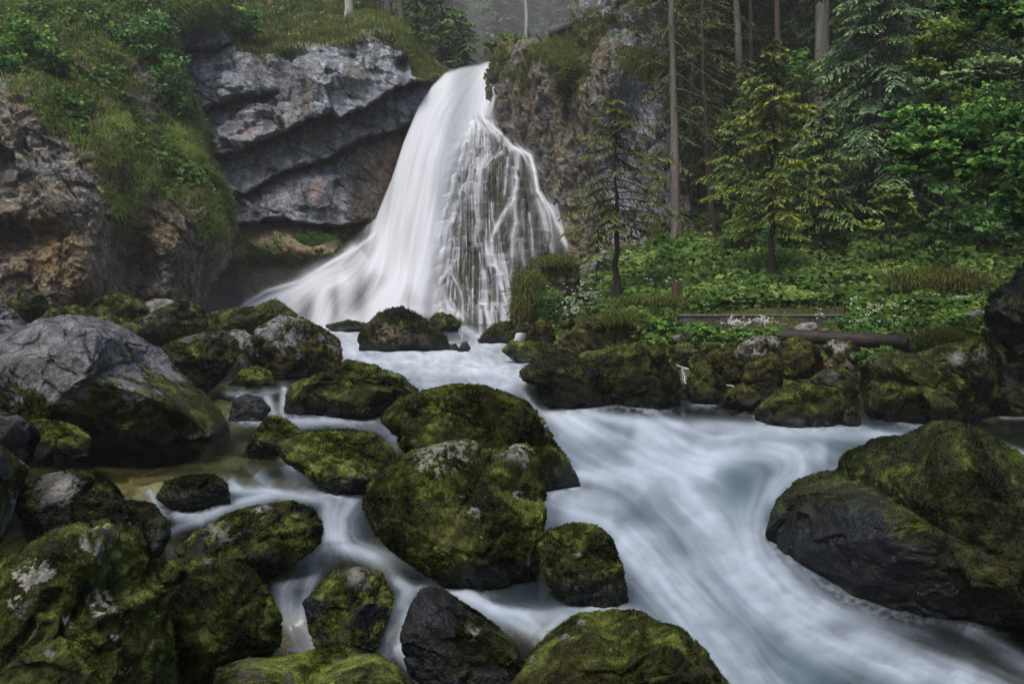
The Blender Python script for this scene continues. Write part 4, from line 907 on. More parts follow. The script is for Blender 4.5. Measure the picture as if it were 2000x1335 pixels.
# ---- middle of the stream and right shore
B('broad dark mossy boulder right of the fall into the chute', [(1015, 725), (1040, 705), (1080, 695), (1110, 692), (1160, 710), (1185, 740), (1207, 772), (1207, 792), (1130, 797), (1090, 787), (1055, 775), (1045, 750), (1020, 742)], mc='dark', moss=1.2)
B('large boulder with a bright green sloping crest and black front on the far shore', [(1160, 700), (1210, 680), (1260, 663), (1300, 685), (1325, 720), (1332, 760), (1322, 788), (1210, 792), (1185, 748)], mc='green', moss=1.1)
B('long flat mossy rock above the broad dark boulder', [(980, 682), (1000, 665), (1040, 668), (1080, 672), (1120, 685), (1132, 697), (1080, 703), (1040, 708), (1000, 698)], mc='bright', moss=1.2)
B('mossy grassy boulder with overhanging tuft at the foot of the right slope', [(1090, 665), (1120, 640), (1170, 615), (1240, 610), (1272, 640), (1280, 662), (1235, 682), (1180, 702), (1130, 692), (1100, 682)], mc='brown', moss=.9, rock='brown', Y=17)
B('reddish brown rock between two tiny white falls', [(1020, 667), (1040, 630), (1060, 622), (1075, 635), (1086, 660), (1072, 674), (1040, 674)], mc='brown', moss=1.0, rock='brown')
B('mossy rock left of the tiny white falls', [(932, 662), (950, 645), (975, 630), (1000, 628), (1007, 650), (1000, 667), (960, 670)], mc='green', moss=1.2)
B('dark boulder with a bare brown face and a little fern on top below the waterfall', [(698, 658), (715, 635), (740, 610), (770, 600), (790, 602), (820, 615), (850, 640), (870, 655), (880, 672), (860, 682), (800, 685), (740, 680), (705, 674)], mc='dark', moss=1.0, rock='brown', bare=[(755, 652, 22), (790, 660, 18), (830, 662, 14)])
B('pair of lumps of moss right behind the brown faced boulder', [(838, 622), (855, 610), (880, 615), (902, 630), (892, 645), (860, 648), (845, 638)], mc='bright', moss=1.3)
B('low mossy ridge at the foot of the waterfall', [(635, 636), (680, 626), (720, 632), (735, 642), (700, 648), (655, 648)], mc='dark', moss=1.3)
B('pointed little stone of moss at the foot of the waterfall', [(836, 618), (845, 609), (858, 612), (862, 625), (848, 630)], mc='green', moss=1.2)
B('little dark stone with a mossy cap below the brown faced boulder', [(874, 682), (880, 672), (890, 670), (897, 680), (890, 686)], mc='dark', moss=1)
B('little wet grey stone in the foam below the brown faced boulder', [(893, 684), (902, 668), (912, 666), (920, 680), (908, 688)], mc='dark', moss=0, rock='dark')
B('flat mossy stone between the two falls, furthest in the channel', [(1003, 650), (1010, 634), (1028, 629), (1042, 634), (1034, 650)], mc='green', moss=1.2)
# ---- left pile
B('angular ridge shaped boulder of moss and pale rock behind the huge grey boulder', [(240, 634), (300, 610), (350, 587), (362, 583), (378, 592), (400, 605), (407, 637), (350, 662), (300, 676), (275, 662)], mc='green', moss=.85, grad=.15, rock='pale', Y=19, bare=[(300, 625, 22), (365, 590, 10)])
B('slanting boulder with grey top and mossy front right of the huge grey boulder', [(308, 682), (350, 660), (400, 648), (440, 645), (465, 665), (465, 697), (440, 727), (400, 752), (370, 747), (330, 717)], mc='green', moss=.7, grad=.5, rock='pale')
B('long mossy boulder directly in front of the spray of the waterfall', [(402, 612), (450, 602), (500, 600), (528, 586), (540, 585), (560, 597), (582, 617), (560, 624), (500, 645), (440, 648), (405, 637)], mc='green', moss=.85, grad=.1, rock='pale', Y=22)
B('squat mossy boulder below the brown cliff', [(163, 604), (190, 580), (230, 572), (270, 585), (292, 607), (285, 620), (230, 625), (180, 618)], mc='green', moss=1.0, rock='grey', Y=20)
B('upper left knobbly boulder with a pale head', [(8, 586), (30, 568), (55, 563), (85, 575), (98, 600), (72, 628), (40, 628), (15, 610)], mc='green', moss=.7, grad=.4, rock='pale', Y=17)
B('small mossy rock tucked behind the crown of the huge grey boulder', [(78, 622), (100, 600), (140, 603), (155, 615), (140, 632), (100, 634)], mc='green', moss=.95, rock='pale', Y=15.5)
B('dark bare boulder on the left border at the foot of the cliff', [(-70, 600), (0, 590), (30, 606), (45, 628), (62, 645), (0, 655), (-70, 660)], mc='dark', moss=.1, rock='grey', Y=13.5)
B('pale rounded stone behind the ridge shaped boulder', [(283, 593), (300, 584), (330, 583), (348, 592), (335, 608), (295, 611)], rock='pale', moss=.1, Y=22)
B('pale flat stone wedged between the slanting boulder and the grey topped one', [(438, 652), (455, 643), (480, 646), (497, 660), (490, 682), (462, 674)], rock='pale', moss=.25, Y=17.5)
B('low flat rock with moss behind the crown of the huge grey boulder, right side', [(178, 622), (210, 615), (245, 622), (280, 640), (275, 655), (215, 645)], rock='grey', moss=.6, Y=17)
B('low dark stone in front of the squat mossy boulder', [(120, 600), (150, 596), (172, 606), (185, 622), (150, 628), (125, 618)], rock='grey', moss=.7, Y=18)
B('black stone under the slanting boulder at the edge of the calm pool', [(455, 740), (430, 725), (445, 700), (475, 690), (510, 700), (520, 722), (490, 738)], rock='dark', moss=.4, mc='dark', Y=15)
# ---- right pile
B('mossy rock right of the trickle between the two largest far shore boulders', [(1342, 742), (1362, 712), (1387, 714), (1417, 750), (1422, 778), (1392, 788), (1355, 782), (1343, 765)], mc='green', moss=1.2)
B('small cushion of moss above the trickle', [(1342, 707), (1355, 692), (1380, 694), (1396, 710), (1382, 722), (1350, 720)], mc='bright', moss=1.3, Y=14.3)
B('dark stone of moss left of the trickle at the waterline', [(1318, 790), (1328, 755), (1345, 748), (1362, 775), (1368, 792)], mc='dark', moss=1.1, Y=12.9)
B('rounded brownish moss boulder at the waterline right of the trickle', [(1406, 792), (1420, 765), (1450, 750), (1470, 755), (1492, 782), (1482, 799), (1430, 800)], mc='brown', moss=1.2)
B('tiny moss stone above the rounded brownish boulder', [(1408, 738), (1414, 722), (1432, 715), (1450, 722), (1450, 738), (1425, 742)], mc='green', moss=1.1, Y=14.3)
B('egg shaped olive boulder in the right pile with a dark gap beside it', [(1450, 737), (1455, 712), (1480, 700), (1515, 690), (1530, 705), (1527, 742), (1500, 747), (1460, 744)], mc='brown', moss=1.2, Y=13.8)
B('craggy light grey rock left of the rusty pipe', [(1430, 692), (1440, 675), (1468, 658), (1500, 652), (1522, 662), (1532, 685), (1490, 702), (1450, 707)], mc='brown', moss=.3, rock='pale', Y=15, rough=1.8)
B('large mossy boulder with white scars below the pipe, left of centre', [(1522, 690), (1530, 665), (1560, 655), (1590, 670), (1608, 700), (1606, 727), (1580, 740), (1545, 740), (1528, 722)], mc='brown', moss=.75, rock='pale', Y=14.2)
B('pale block with a mossy cap right under the pipe', [(1605, 677), (1620, 662), (1660, 660), (1682, 674), (1682, 702), (1660, 707), (1620, 697)], mc='brown', moss=.45, rock='pale', Y=14.3, rough=1.5)
B('smaller speckled rock under the pale block', [(1608, 712), (1630, 692), (1650, 695), (1670, 718), (1645, 728), (1612, 724)], mc='brown', moss=.5, rock='brown', Y=13.7)
B('rock with a white blaze and mossy side under the speckled rock', [(1580, 742), (1600, 726), (1620, 720), (1645, 720), (1677, 730), (1682, 757), (1667, 770), (1640, 770), (1600, 757)], mc='green', moss=.75, rock='pale', bare=[(1620, 733, 9)], Y=13.2)
B('big smooth moss dome at the waterline in the right pile', [(1473, 802), (1498, 777), (1530, 755), (1565, 744), (1600, 752), (1640, 760), (1657, 785), (1649, 815), (1620, 830), (1540, 830), (1478, 822)], mc='green', moss=1.3)
B('knee high moss stone at the waterline right of the smooth dome', [(1638, 822), (1648, 800), (1665, 797), (1682, 815), (1678, 830), (1645, 832)], mc='green', moss=1.2)
B('shadowed mossy rock behind the smooth dome', [(1457, 760), (1478, 745), (1512, 744), (1525, 765), (1495, 780), (1465, 775)], mc='dark', moss=1.0, Y=13.5)
B('very large green boulder with a grey scar on its left shoulder, right shore', [(1683, 705), (1710, 690), (1745, 685), (1790, 693), (1842, 713), (1882, 745), (1903, 790), (1883, 815), (1820, 822), (1720, 820), (1690, 792), (1683, 750)], mc='green', moss=1.2, rock='pale', bare=[(1715, 705, 13), (1722, 728, 9), (1705, 745, 6), (1735, 765, 5)], T=1.1)
B('tall mossy boulder with grey outcrops leaning on the dark crag', [(1785, 692), (1850, 670), (1925, 655), (1952, 690), (1970, 740), (1972, 778), (1942, 803), (1885, 812), (1860, 765)], mc='green', moss=.75, rock='grey', bare=[(1870, 700, 12), (1915, 690, 13)], Y=12.5)
B('dark jagged crag standing at the right border', [(1922, 612), (1932, 575), (1955, 556), (1975, 552), (1988, 522), (2010, 505), (2100, 480), (2190, 560), (2200, 760), (2080, 840), (1998, 735), (1972, 705), (1948, 665), (1930, 640)], rock='dark', moss=.42, mc='film', Y=12, T=.9, rough=2.8, name='rock_crag')
B('added dark rock standing in for the shaded gap under the jagged crag at the right border', [(1950, 770), (1958, 712), (2005, 690), (2100, 690), (2140, 800), (2060, 860), (1965, 835)], rock='dark', moss=.5, mc='film', Y=11.9)  # added rock, its dark colour stands in for a shaded gap
B('small craggy grey block left of the dark crag', [(1866, 628), (1885, 608), (1915, 604), (1932, 640), (1910, 658), (1880, 648)], rock='grey', moss=.1, Y=14.5, rough=1.8)
B('low mossy stones at the waterline below the tall mossy boulder', [(1880, 805), (1905, 790), (1935, 797), (1945, 812), (1900, 820)], mc='dark', moss=1.0, Y=11.9)
B('flat wet stone at the waterline near the right border', [(1915, 822), (1950, 812), (2000, 815), (2010, 826), (1950, 830)], rock='grey', moss=-.2, Y=11.3)
B('cushion shaped mossy rock left of the trickle, behind the crest', [(1300, 695), (1312, 675), (1350, 668), (1400, 668), (1442, 690), (1382, 708), (1320, 708)], mc='green', moss=1.0, Y=15.2)
B('grey knobbly rock below the concrete wall', [(1308, 662), (1330, 645), (1370, 648), (1402, 655), (1408, 677), (1350, 683)], rock='grey', moss=.45, mc='brown', Y=16, rough=1.6)
B('small olive rock between the flat mossy rock and the bright crest', [(1132, 700), (1150, 689), (1172, 690), (1178, 700), (1150, 708)], mc='bright', moss=1.2, Y=14.6)
B('low orange brown rock right of the craggy light grey one', [(1370, 700), (1395, 682), (1430, 684), (1440, 702), (1420, 716), (1385, 714)], mc='brown', moss=1.0, rock='brown', Y=14.8)
B('dark moss rock under the craggy light grey rock', [(1430, 712), (1452, 698), (1480, 698), (1478, 716), (1450, 722)], mc='dark', moss=1.0, Y=14.4)
B('mossy grass covered outcrop right of the waterfall foot', [(998, 612), (1000, 560), (1030, 530), (1070, 506), (1108, 497), (1130, 520), (1134, 560), (1122, 602), (1085, 630), (1010, 630)], mc='bright', moss=1.2, rock='brown', bare=[(1105, 565, 22)], Y=26.5, T=2.0, name='rock_outcrop')
B('stone in the small side stream right of the reddish brown rock', [(1092, 638), (1100, 626), (1118, 622), (1124, 632), (1112, 642)], mc='brown', moss=.9, rock='brown', Y=22)
B('whitish flat rock lying in the flowers of the right slope', [(1262, 588), (1275, 579), (1288, 580), (1290, 590), (1272, 593)], rock='white', moss=-.3, Y=19)
B('flat pale slab in front of the concrete wall', [(1553, 640), (1565, 630), (1590, 629), (1600, 637), (1590, 646), (1560, 646)], rock='white', moss=-.1, Y=15.5)
# foam collars where the current meets the stones
rp = np.concatenate(RING); gx0, gy0 = WX[0, 0], WY[0, 0]
rc = ((rp[:, 0] - gx0) / 2).astype(int); rr_ = ((rp[:, 1] - gy0) / 2).astype(int)
ok = (rc >= 0) & (rc < WX.shape[1]) & (rr_ >= 0) & (rr_ < WX.shape[0]); ring = np.zeros(WX.shape); ring[rr_[ok], rc[ok]] = 1
def blur(a, n):
    for _ in range(n): a = (a + np.roll(a, 1, 0) + np.roll(a, -1, 0) + np.roll(a, 1, 1) + np.roll(a, -1, 1)) / 5
    return a
ring = np.clip(blur(np.clip(blur(ring, 6) * 5, 0, 1), 14) * 1.1, 0, 1); nf = np.clip(blur(WF, 40) * 1.6, 0, 1)
cn = np.clip(.5 + 1.6 * fbm(np.stack([WX / 16, WY / 10, 0 * WX], -1), 1, 3, .6, off=70) + .15 * WS, 0, 1)
al2 = 1 - (1 - WA) * (1 - np.clip(ring * nf * cn * .75, 0, .8))
wt_ = np.clip((al2 - WA) / np.maximum(al2, 1e-3), 0, 1)
wc2 = mixc(WC, [.55, .60, .66], wt_)
me = WOBJ.data; me.attributes['alpha'].data.foreach_set('value', al2.ravel()[WU].astype(np.float32))
me.attributes['Col'].data.foreach_set('color', np.ascontiguousarray(np.concatenate([wc2.reshape(-1, 3)[WU], np.ones((len(WU), 1))], 1).astype(np.float32)).ravel())
print('boulders', time.time() - T0, NB)
# ============================================================ VEGETATION
def tube(pts, rad, n=7):
    pts = np.asarray(pts, float); rad = np.asarray(rad, float); k = len(pts)
    t = np.gradient(pts, axis=0); t /= np.linalg.norm(t, axis=1)[:, None] + 1e-9
    ref = np.where(np.abs(t[:, 2:3]) > 0.9, np.array([[1., 0, 0]]), np.array([[0, 0, 1.]]))
    u = np.cross(t, ref); u /= np.linalg.norm(u, axis=1)[:, None] + 1e-9; w_ = np.cross(t, u)
    a = np.arange(n) * 2 * math.pi / n
    v = pts[:, None] + rad[:, None, None] * (np.cos(a)[None, :, None] * u[:, None] + np.sin(a)[None, :, None] * w_[:, None])
    i = np.arange(k * n).reshape(k, n)
    f = np.stack([i[:-1], i[1:], np.roll(i[1:], -1, 1), np.roll(i[:-1], -1, 1)], -1).reshape(-1, 4)
    return v.reshape(-1, 3), f
class Acc:
    def __init__(s): s.v = []; s.f = []; s.n = 0
    def add(s, v, f): s.v.append(v); s.f.append(f + s.n); s.n += len(v)
    def get(s): return np.concatenate(s.v), np.concatenate(s.f)
BARKC = {'taupe': (.13, .115, .095), 'dark': (.022, .019, .016), 'grey': (.17, .155, .135), 'brown': (.10, .072, .05), 'pale': (.30, .29, .27), 'mid': (.075, .063, .048)}
def bark_obj(name, acc, tone, parent, seed=0):
    v, f = acc.get() if isinstance(acc, Acc) else acc
    c = np.asarray(BARKC[tone]) * np.clip(1 + 1.3 * fbm(v * np.array([3, 3, .7]), 2.5, 4, off=seed), .3, 2)[:, None]
    c = mixc(c, [.05, .06, .03], 0.5 * ss(0, .3, fbm(v, .8, 3, off=seed + 5)))
    return mesh(name, v, f, M_BARK, {'Col': c, 'rgh': np.full(len(v), .9)}, parent)
SPR = {'mist': ((0.101, 0.151, 0.071), (0.242, 0.343, 0.181), (0.403, 0.545, 0.302)), 'yellow': ((0.058, 0.074, 0.021), (0.176, 0.216, 0.045), (0.391, 0.452, 0.092)), 'green': ((0.062, 0.098, 0.038), (0.179, 0.276, 0.089), (0.382, 0.556, 0.157)),  # the mist palette puts pale haze into the needle colour
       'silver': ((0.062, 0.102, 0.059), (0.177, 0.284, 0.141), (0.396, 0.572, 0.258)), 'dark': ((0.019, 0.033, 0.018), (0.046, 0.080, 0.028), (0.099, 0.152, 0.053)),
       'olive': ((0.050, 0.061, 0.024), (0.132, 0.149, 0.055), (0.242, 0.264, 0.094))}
def spruce(label, loc, H, r0, c0, R, pal='green', bark='mid', seed=1, nb=70, nt=9, nl=6, ls=.09, lean=(0, 0), droop=.35, top=None, group=None, name='spruce_tree', shape=1.0, bend=0, twigw=1.0, gaps=.25, asp=.30):
    ls = ls * .72; nt = int(nt * 1.35); nl = int(nl * 1.35)
    r = np.random.RandomState(seed)
    e = empty(name, loc, label, 'tree', group)
    z = np.linspace(-0.3, H, 16); zz = np.clip(z / H, 0, 1)
    pts = np.stack([lean[0] * zz + bend * np.sin(zz * math.pi) + 0.03 * r.normal(size=16), lean[1] * zz, z], 1)
    rad = r0 * (1 - 0.92 * zz) + r0 * 0.5 * np.exp(-np.clip(z, 0, None) / (r0 * 2.5))
    A = Acc(); A.add(*tube(pts, rad, 9))
    h = c0 + (H - c0) * (np.arange(nb) + r.rand(nb)) / nb; hz = (h - c0) / (H - c0)
    prof = (1 - hz) ** shape * (0.55 + 0.45 * ss(0, 0.25, hz)) + 0.05
    L = R * prof * r.uniform(.45, 1.25, nb)
    keepb = r.rand(nb) > gaps * 0.5
    phi = np.arange(nb) * 2.4 + r.normal(size=nb) * .4
    bx = np.interp(h, z, pts[:, 0]); by = np.interp(h, z, pts[:, 1])
    o = np.stack([bx, by, h], 1); d = np.stack([np.cos(phi), np.sin(phi), 0 * phi], 1); sd = np.stack([-np.sin(phi), np.cos(phi), 0 * phi], 1)
    dr = droop * r.uniform(.6, 1.4, nb)
    def along(t):  # (nb,nt,3)
        return o[:, None] + d[:, None] * (L[:, None] * t)[..., None] + np.array([0, 0, 1.]) * ((-dr[:, None] * t ** 1.5 + 0.20 * dr[:, None] * t ** 4 + 0.15 * t) * L[:, None])[..., None]
    tt = np.linspace(0, 1, 5)[None].repeat(nb, 0); bp = along(tt)
    for k in range(nb):
        A.add(*tube(bp[k], np.linspace(max(.012, r0 * .10), .004, 5) * (1 + L[k] * .2), 4))
    # low dead twigs
    for k in range(int(9 if c0 > 1.2 else 0)):
        hh = r.uniform(c0 * .35, c0 * 1.1); p_ = r.rand() * 6.28; l_ = r.uniform(.2, .7) * R * .7
        b0 = np.array([np.interp(hh, z, pts[:, 0]), np.interp(hh, z, pts[:, 1]), hh]); dd = np.array([math.cos(p_), math.sin(p_), -.15])
        A.add(*tube([b0, b0 + dd * l_ * .5, b0 + dd * l_ + [0, 0, -.12 * l_]], [.012, .008, .003], 4))
    bark_obj('trunk', A, bark, e, seed)
    t = (np.arange(nt) + .5)[None] / nt * .88 + .14 + r.uniform(-.04, .04, (nb, nt)); t = np.clip(t, .1, 1)
    c = along(t)
    P_ = []; D_ = []; TT = []
    for s_ in (-1, 1):
        tl = (L[:, None] * .42 * (1 - .75 * t) + .10 * R * .6) * r.uniform(.6, 1.2, (nb, nt))
        td = d[:, None] * .75 + sd[:, None] * s_ * .8 + np.array([0, 0, -.18]) + r.normal(size=(nb, nt, 3)) * .12
        td /= np.linalg.norm(td, axis=2)[..., None]
        s = (np.arange(nl) + .5)[None, None] / nl + r.uniform(-.05, .05, (nb, nt, nl))
        p = c[:, :, None] + td[:, :, None] * (tl[:, :, None] * s)[..., None] + np.array([0, 0, -1.]) * (tl[:, :, None] * .35 * s ** 2)[..., None]
        dd = td[:, :, None] * .9 + r.normal(size=p.shape) * .38 + np.array([0, 0, -.45])
        P_.append(p.reshape(-1, 3)); D_.append(dd.reshape(-1, 3)); TT.append((0.5 * t[:, :, None] + .5 * s).reshape(-1))
    cl = np.repeat(keepb, nt * nl)
    P_ = np.concatenate(P_); D_ = np.concatenate(D_); TT = np.concatenate(TT); K = np.concatenate([cl, cl])
    g_ = fbm(P_ + np.asarray(loc), 1.3, 2, off=seed)
    K = K & (g_ > -0.62 + gaps)
    P_, D_, TT, g_ = P_[K], D_[K], TT[K], g_[K]; n = len(P_)
    D_ /= np.linalg.norm(D_, axis=1)[:, None]
    S2 = np.cross(D_, r.normal(size=(n, 3)) * .5 + np.array([0, -.3, 1.])); S2 /= np.linalg.norm(S2, axis=1)[:, None] + 1e-9
    l_ = ls * r.uniform(.6, 1.3, n)[:, None]; w_ = l_ * asp * twigw
    v = np.stack([P_ - D_ * l_ * .5, P_ + S2 * w_, P_ + D_ * l_, P_ - S2 * w_], 1).reshape(-1, 3)
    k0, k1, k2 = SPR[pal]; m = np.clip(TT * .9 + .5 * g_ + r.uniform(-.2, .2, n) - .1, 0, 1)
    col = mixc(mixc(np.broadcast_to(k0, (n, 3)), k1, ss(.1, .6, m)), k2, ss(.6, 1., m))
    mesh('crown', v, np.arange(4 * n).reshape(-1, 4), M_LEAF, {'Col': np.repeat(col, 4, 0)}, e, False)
    return e
def leaves(name, P_, Nn, size, col, r, parent, m=None, fold=.25, asp=.42):
    n = len(P_); Nn = Nn / (np.linalg.norm(Nn, axis=1)[:, None] + 1e-9)
    D_ = np.cross(Nn, r.normal(size=(n, 3))); D_ /= np.linalg.norm(D_, axis=1)[:, None] + 1e-9
    S2 = np.cross(Nn, D_); l_ = (size * r.uniform(.6, 1.3, n))[:, None]
    v = np.stack([P_ - D_ * l_ * .5, P_ + S2 * l_ * asp + Nn * l_ * fold * .3, P_ + D_ * l_ * .5 - Nn * l_ * fold * .5, P_ - S2 * l_ * asp + Nn * l_ * fold * .3], 1).reshape(-1, 3)
    return mesh(name, v, np.arange(4 * n).reshape(-1, 4), m or M_LEAF, {'Col': np.repeat(col, 4, 0)}, parent, False)
BRD = {'maple': ((0.041, 0.094, 0.025), (0.104, 0.233, 0.052), (0.257, 0.467, 0.104)), 'lime': ((0.047, 0.088, 0.016), (0.135, 0.209, 0.034), (0.270, 0.365, 0.081)), 'deep': ((0.034, 0.077, 0.029), (0.081, 0.174, 0.051), (0.174, 0.325, 0.086)),
       'olive': ((0.041, 0.051, 0.016), (0.095, 0.108, 0.030), (0.176, 0.189, 0.054)), 'pale': ((0.065, 0.114, 0.041), (0.162, 0.244, 0.097), (0.276, 0.373, 0.162))}
def broadleaf(label, base, clumps, name='broadleaf_tree', cat='tree', pal='maple', bark='dark', leaf=.09, r0=.06, seed=1, trunk=None, group=None, layer=.35, flat=.6, hang=0.0, asp=.42, stems=1):
    """base = (px,py,Y) or None; clumps = [(px,py,rx,ry,Y,n)] leaf masses in picture size at real distance, joined to the trunk by limbs."""
    r = np.random.RandomState(seed); b = P(*base); e = empty(name, b, label, cat, group)
    A = Acc()
    tp = [np.zeros(3)] + [P(*q) - b for q in (trunk or [])]
    if len(tp) > 1:
        tq = np.array(tp); A.add(*tube(tq, np.linspace(r0, r0 * .35, len(tq)), 8))
    PP = []; CC = []
    k0, k1, k2 = BRD[pal]
    for (px, py, rx, ry, Y, n) in clumps:
        c = P(px, py, Y) - b; sc = Y / F; RX, RZ = rx * sc, ry * sc; RY = (RX + RZ) / 2 * 1.0
        j = min(range(len(tp)), key=lambda i: np.linalg.norm(tp[i] - c) + (0.5 * abs(tp[i][2] - c[2])))
        s0 = tp[j]; mid = (s0 + c) / 2 + np.array([0, 0, .12 * np.linalg.norm(c - s0)]) + r.normal(size=3) * .05
        A.add(*tube([s0, mid, c], [max(.012, r0 * .35), max(.009, r0 * .22), .006], 5))
        ns = max(4, n // 60)
        sc_ = c + r.normal(size=(ns, 3)) * np.array([RX, RY, RZ]) * .5
        for q in sc_[: min(ns, 14)]: A.add(*tube([c, (c + q) / 2 + [0, 0, .03], q], [.007, .005, .003], 4))
        i = r.randint(0, ns, n); dirn = r.normal(size=(ns, 3)) * np.array([1, 1, .35]); dirn /= np.linalg.norm(dirn, axis=1)[:, None]
        sl = np.linalg.norm([RX, RY, RZ]) * .38
        p = sc_[i] + dirn[i] * (r.uniform(-1, 1, n) * sl)[:, None] + r.normal(size=(n, 3)) * np.array([1, 1, layer]) * sl * .28
        p[:, 2] -= hang * np.abs(r.normal(size=n)) * RZ
        PP.append(p)
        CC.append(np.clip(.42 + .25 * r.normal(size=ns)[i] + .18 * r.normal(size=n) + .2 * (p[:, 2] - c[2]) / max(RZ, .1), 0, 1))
    if A.n: bark_obj('trunk' if cat == 'tree' else 'stem', A, bark, e, seed)
    p = np.concatenate(PP); m = np.concatenate(CC); n = len(p)
    col = mixc(mixc(np.broadcast_to(k0, (n, 3)), k1, ss(0, .55, m)), k2, ss(.55, 1, m))
    Nn = r.normal(size=(n, 3)) * flat + np.array([0, -.35, .9])
    leaves('crown' if cat == 'tree' else 'foliage', p, Nn, np.full(n, leaf), col, r, e, asp=asp)
    return e
def on_bank(px, py):                     # bank distance at a picture point
    return float(yb(px, py))

# ---- named trees of the right slope
def PB(px, py, Y): return P(px, py, Y)
def hgt(py0, py1, Y): return (py0 - py1) / F * Y
spruce('small spruce with thin black trunk and sparse olive crown before the grey rock', PB(1207, 577, 20.5), hgt(577, 195, 20.5), .085, hgt(577, 455, 20.5), 1.8, 'olive', 'dark', 11, 54, 9, 7, .10, lean=(-.12, 0), droop=.5, shape=.45, gaps=.42)
spruce('young spruce with bright yellow green tips and bare dark lower trunk', PB(1508, 546, 20), hgt(546, 88, 20), .085, hgt(546, 455, 20), 1.75, 'yellow', 'dark', 12, 72, 9, 7, .105, lean=(-.1, 0), droop=.45, shape=.6, gaps=.3)
spruce('tall slim spruce with pale brown trunk at the corner of the cliff', PB(1321, 486, 26), 15.5, .17, 1.6, 1.5, 'olive', 'taupe', 13, 74, 8, 6, .12, lean=(-.6, 0), droop=.9, shape=.25, gaps=.5)
spruce('thin crooked spruce with curved foot right of the cliff corner', PB(1392, 462, 27), 13.5, .10, 2.2, 1.5, 'olive', 'mid', 14, 70, 8, 6, .12, lean=(-.55, 0), droop=.8, shape=.25, gaps=.45, bend=-.18)
spruce('grey spruce trunk standing nearest left of the dark forest interior', PB(1462, 440, 30), 18, .20, 10.5, 3.0, 'dark', 'grey', 15, 50, 8, 6, .16, lean=(-1.3, 0), droop=.5)
spruce('slender brown spruce trunk close behind the grey one', PB(1478, 430, 34), 19, .13, 11.5, 2.6, 'dark', 'mid', 16, 46, 8, 6, .16, lean=(-1.0, 0), droop=.5)
spruce('reddish brown spruce trunk in the dark forest interior', PB(1523, 425, 34), 20, .19, 12, 3.0, 'dark', 'brown', 17, 46, 8, 6, .16, lean=(-.7, 0), droop=.5)
spruce('thick grey spruce trunk rising behind the yellow tipped spruce', PB(1606, 440, 28.5), 20, .34, 11, 3.4, 'dark', 'grey', 18, 50, 8, 6, .16, lean=(-.6, 0), droop=.5)
spruce('broad brown grey trunk partly covered by the silvery spruce', PB(1672, 430, 33), 22, .33, 12, 3.4, 'dark', 'mid', 19, 46, 8, 6, .16, lean=(-.4, 0), droop=.5)
spruce('large silvery green spruce with hanging tiers of branches on the right slope', PB(1712, 490, 23.5), hgt(490, -120, 23.5), .15, 2.0, 2.5, 'silver', 'dark', 20, 88, 11, 8, .13, lean=(-.1, 0), droop=.75, shape=.65, gaps=.3)
spruce('leaning spruce filling the gap between cliff corner and forest', PB(1345, 430, 29), 13, .11, 1.0, 2.1, 'olive', 'mid', 21, 80, 9, 6, .14, lean=(.2, 0), droop=.8, shape=.35, gaps=.4)
spruce('dense spruce hanging over the top of the right cliff', PB(1262, 90, 31.5), 9, .16, -2.0, 2.6, 'olive', 'mid', 22, 76, 9, 7, .15, lean=(0, 0), droop=.9, shape=.3, gaps=.35)
spruce('spruce rooted on the top of the right cliff behind the dark log', PB(1225, 50, 35.5), 8, .15, -0.6, 2.3, 'olive', 'mid', 23, 60, 9, 7, .15, droop=.8, shape=.35, gaps=.3)
spruce('little spruce at the foot of the right cliff', PB(1168, 548, 26.5), 1.9, .04, .2, 1.0, 'green', 'dark', 24, 26, 7, 6, .10, droop=.5, gaps=.2)
spruce('young spruce behind the yellow tipped one, on its right', PB(1600, 500, 23), hgt(500, 215, 23), .08, .8, 1.7, 'green', 'dark', 25, 56, 9, 7, .12, droop=.5, shape=.7)
spruce('shaded spruce low on the slope right of the silvery spruce', PB(1790, 470, 25), 5.5, .09, .8, 1.9, 'green', 'dark', 26, 60, 9, 7, .13, droop=.5, shape=.7)
spruce('yellowish young spruce left of the yellow tipped one', PB(1425, 455, 25), hgt(455, 235, 25), .06, .9, 1.25, 'green', 'dark', 27, 44, 8, 6, .11, droop=.5, shape=.7, gaps=.35)
GM = 'mid green spruces standing between the trunks on the right slope'
ml = 'mid green spruce filling the space between the trunks on the right slope'
mp = [spruce(ml, PB(1450, 400, 29), 8.5, .10, .6, 2.3, 'green', 'mid', 91, 78, 9, 7, .14, droop=.6, shape=.5, gaps=.3, group=GM), spruce(ml, PB(1650, 330, 31), 9.5, .11, .6, 2.4, 'green', 'mid', 92, 78, 9, 7, .15, droop=.8, shape=.4, gaps=.35, group=GM)]
mp[0].scale = (.6, .6, .6)
for i, (px, py, Y, s_) in enumerate([(1365, 400, 30, .6), (1545, 390, 29, .55), (1640, 440, 26.5, .75), (1760, 330, 31, 1.0), (1850, 400, 27, .85), (1930, 300, 33, 1.0), (1480, 260, 38, 1.0), (1700, 240, 40, 1.1), (1990, 400, 26, .8), (1330, 250, 36, .9)]):
    o = copy_tree(mp[i % 2]); o.location = [float(t) for t in P(px, py, Y)]; o.rotation_euler = (0, 0, i * 1.9); o.scale = (s_, s_, s_)
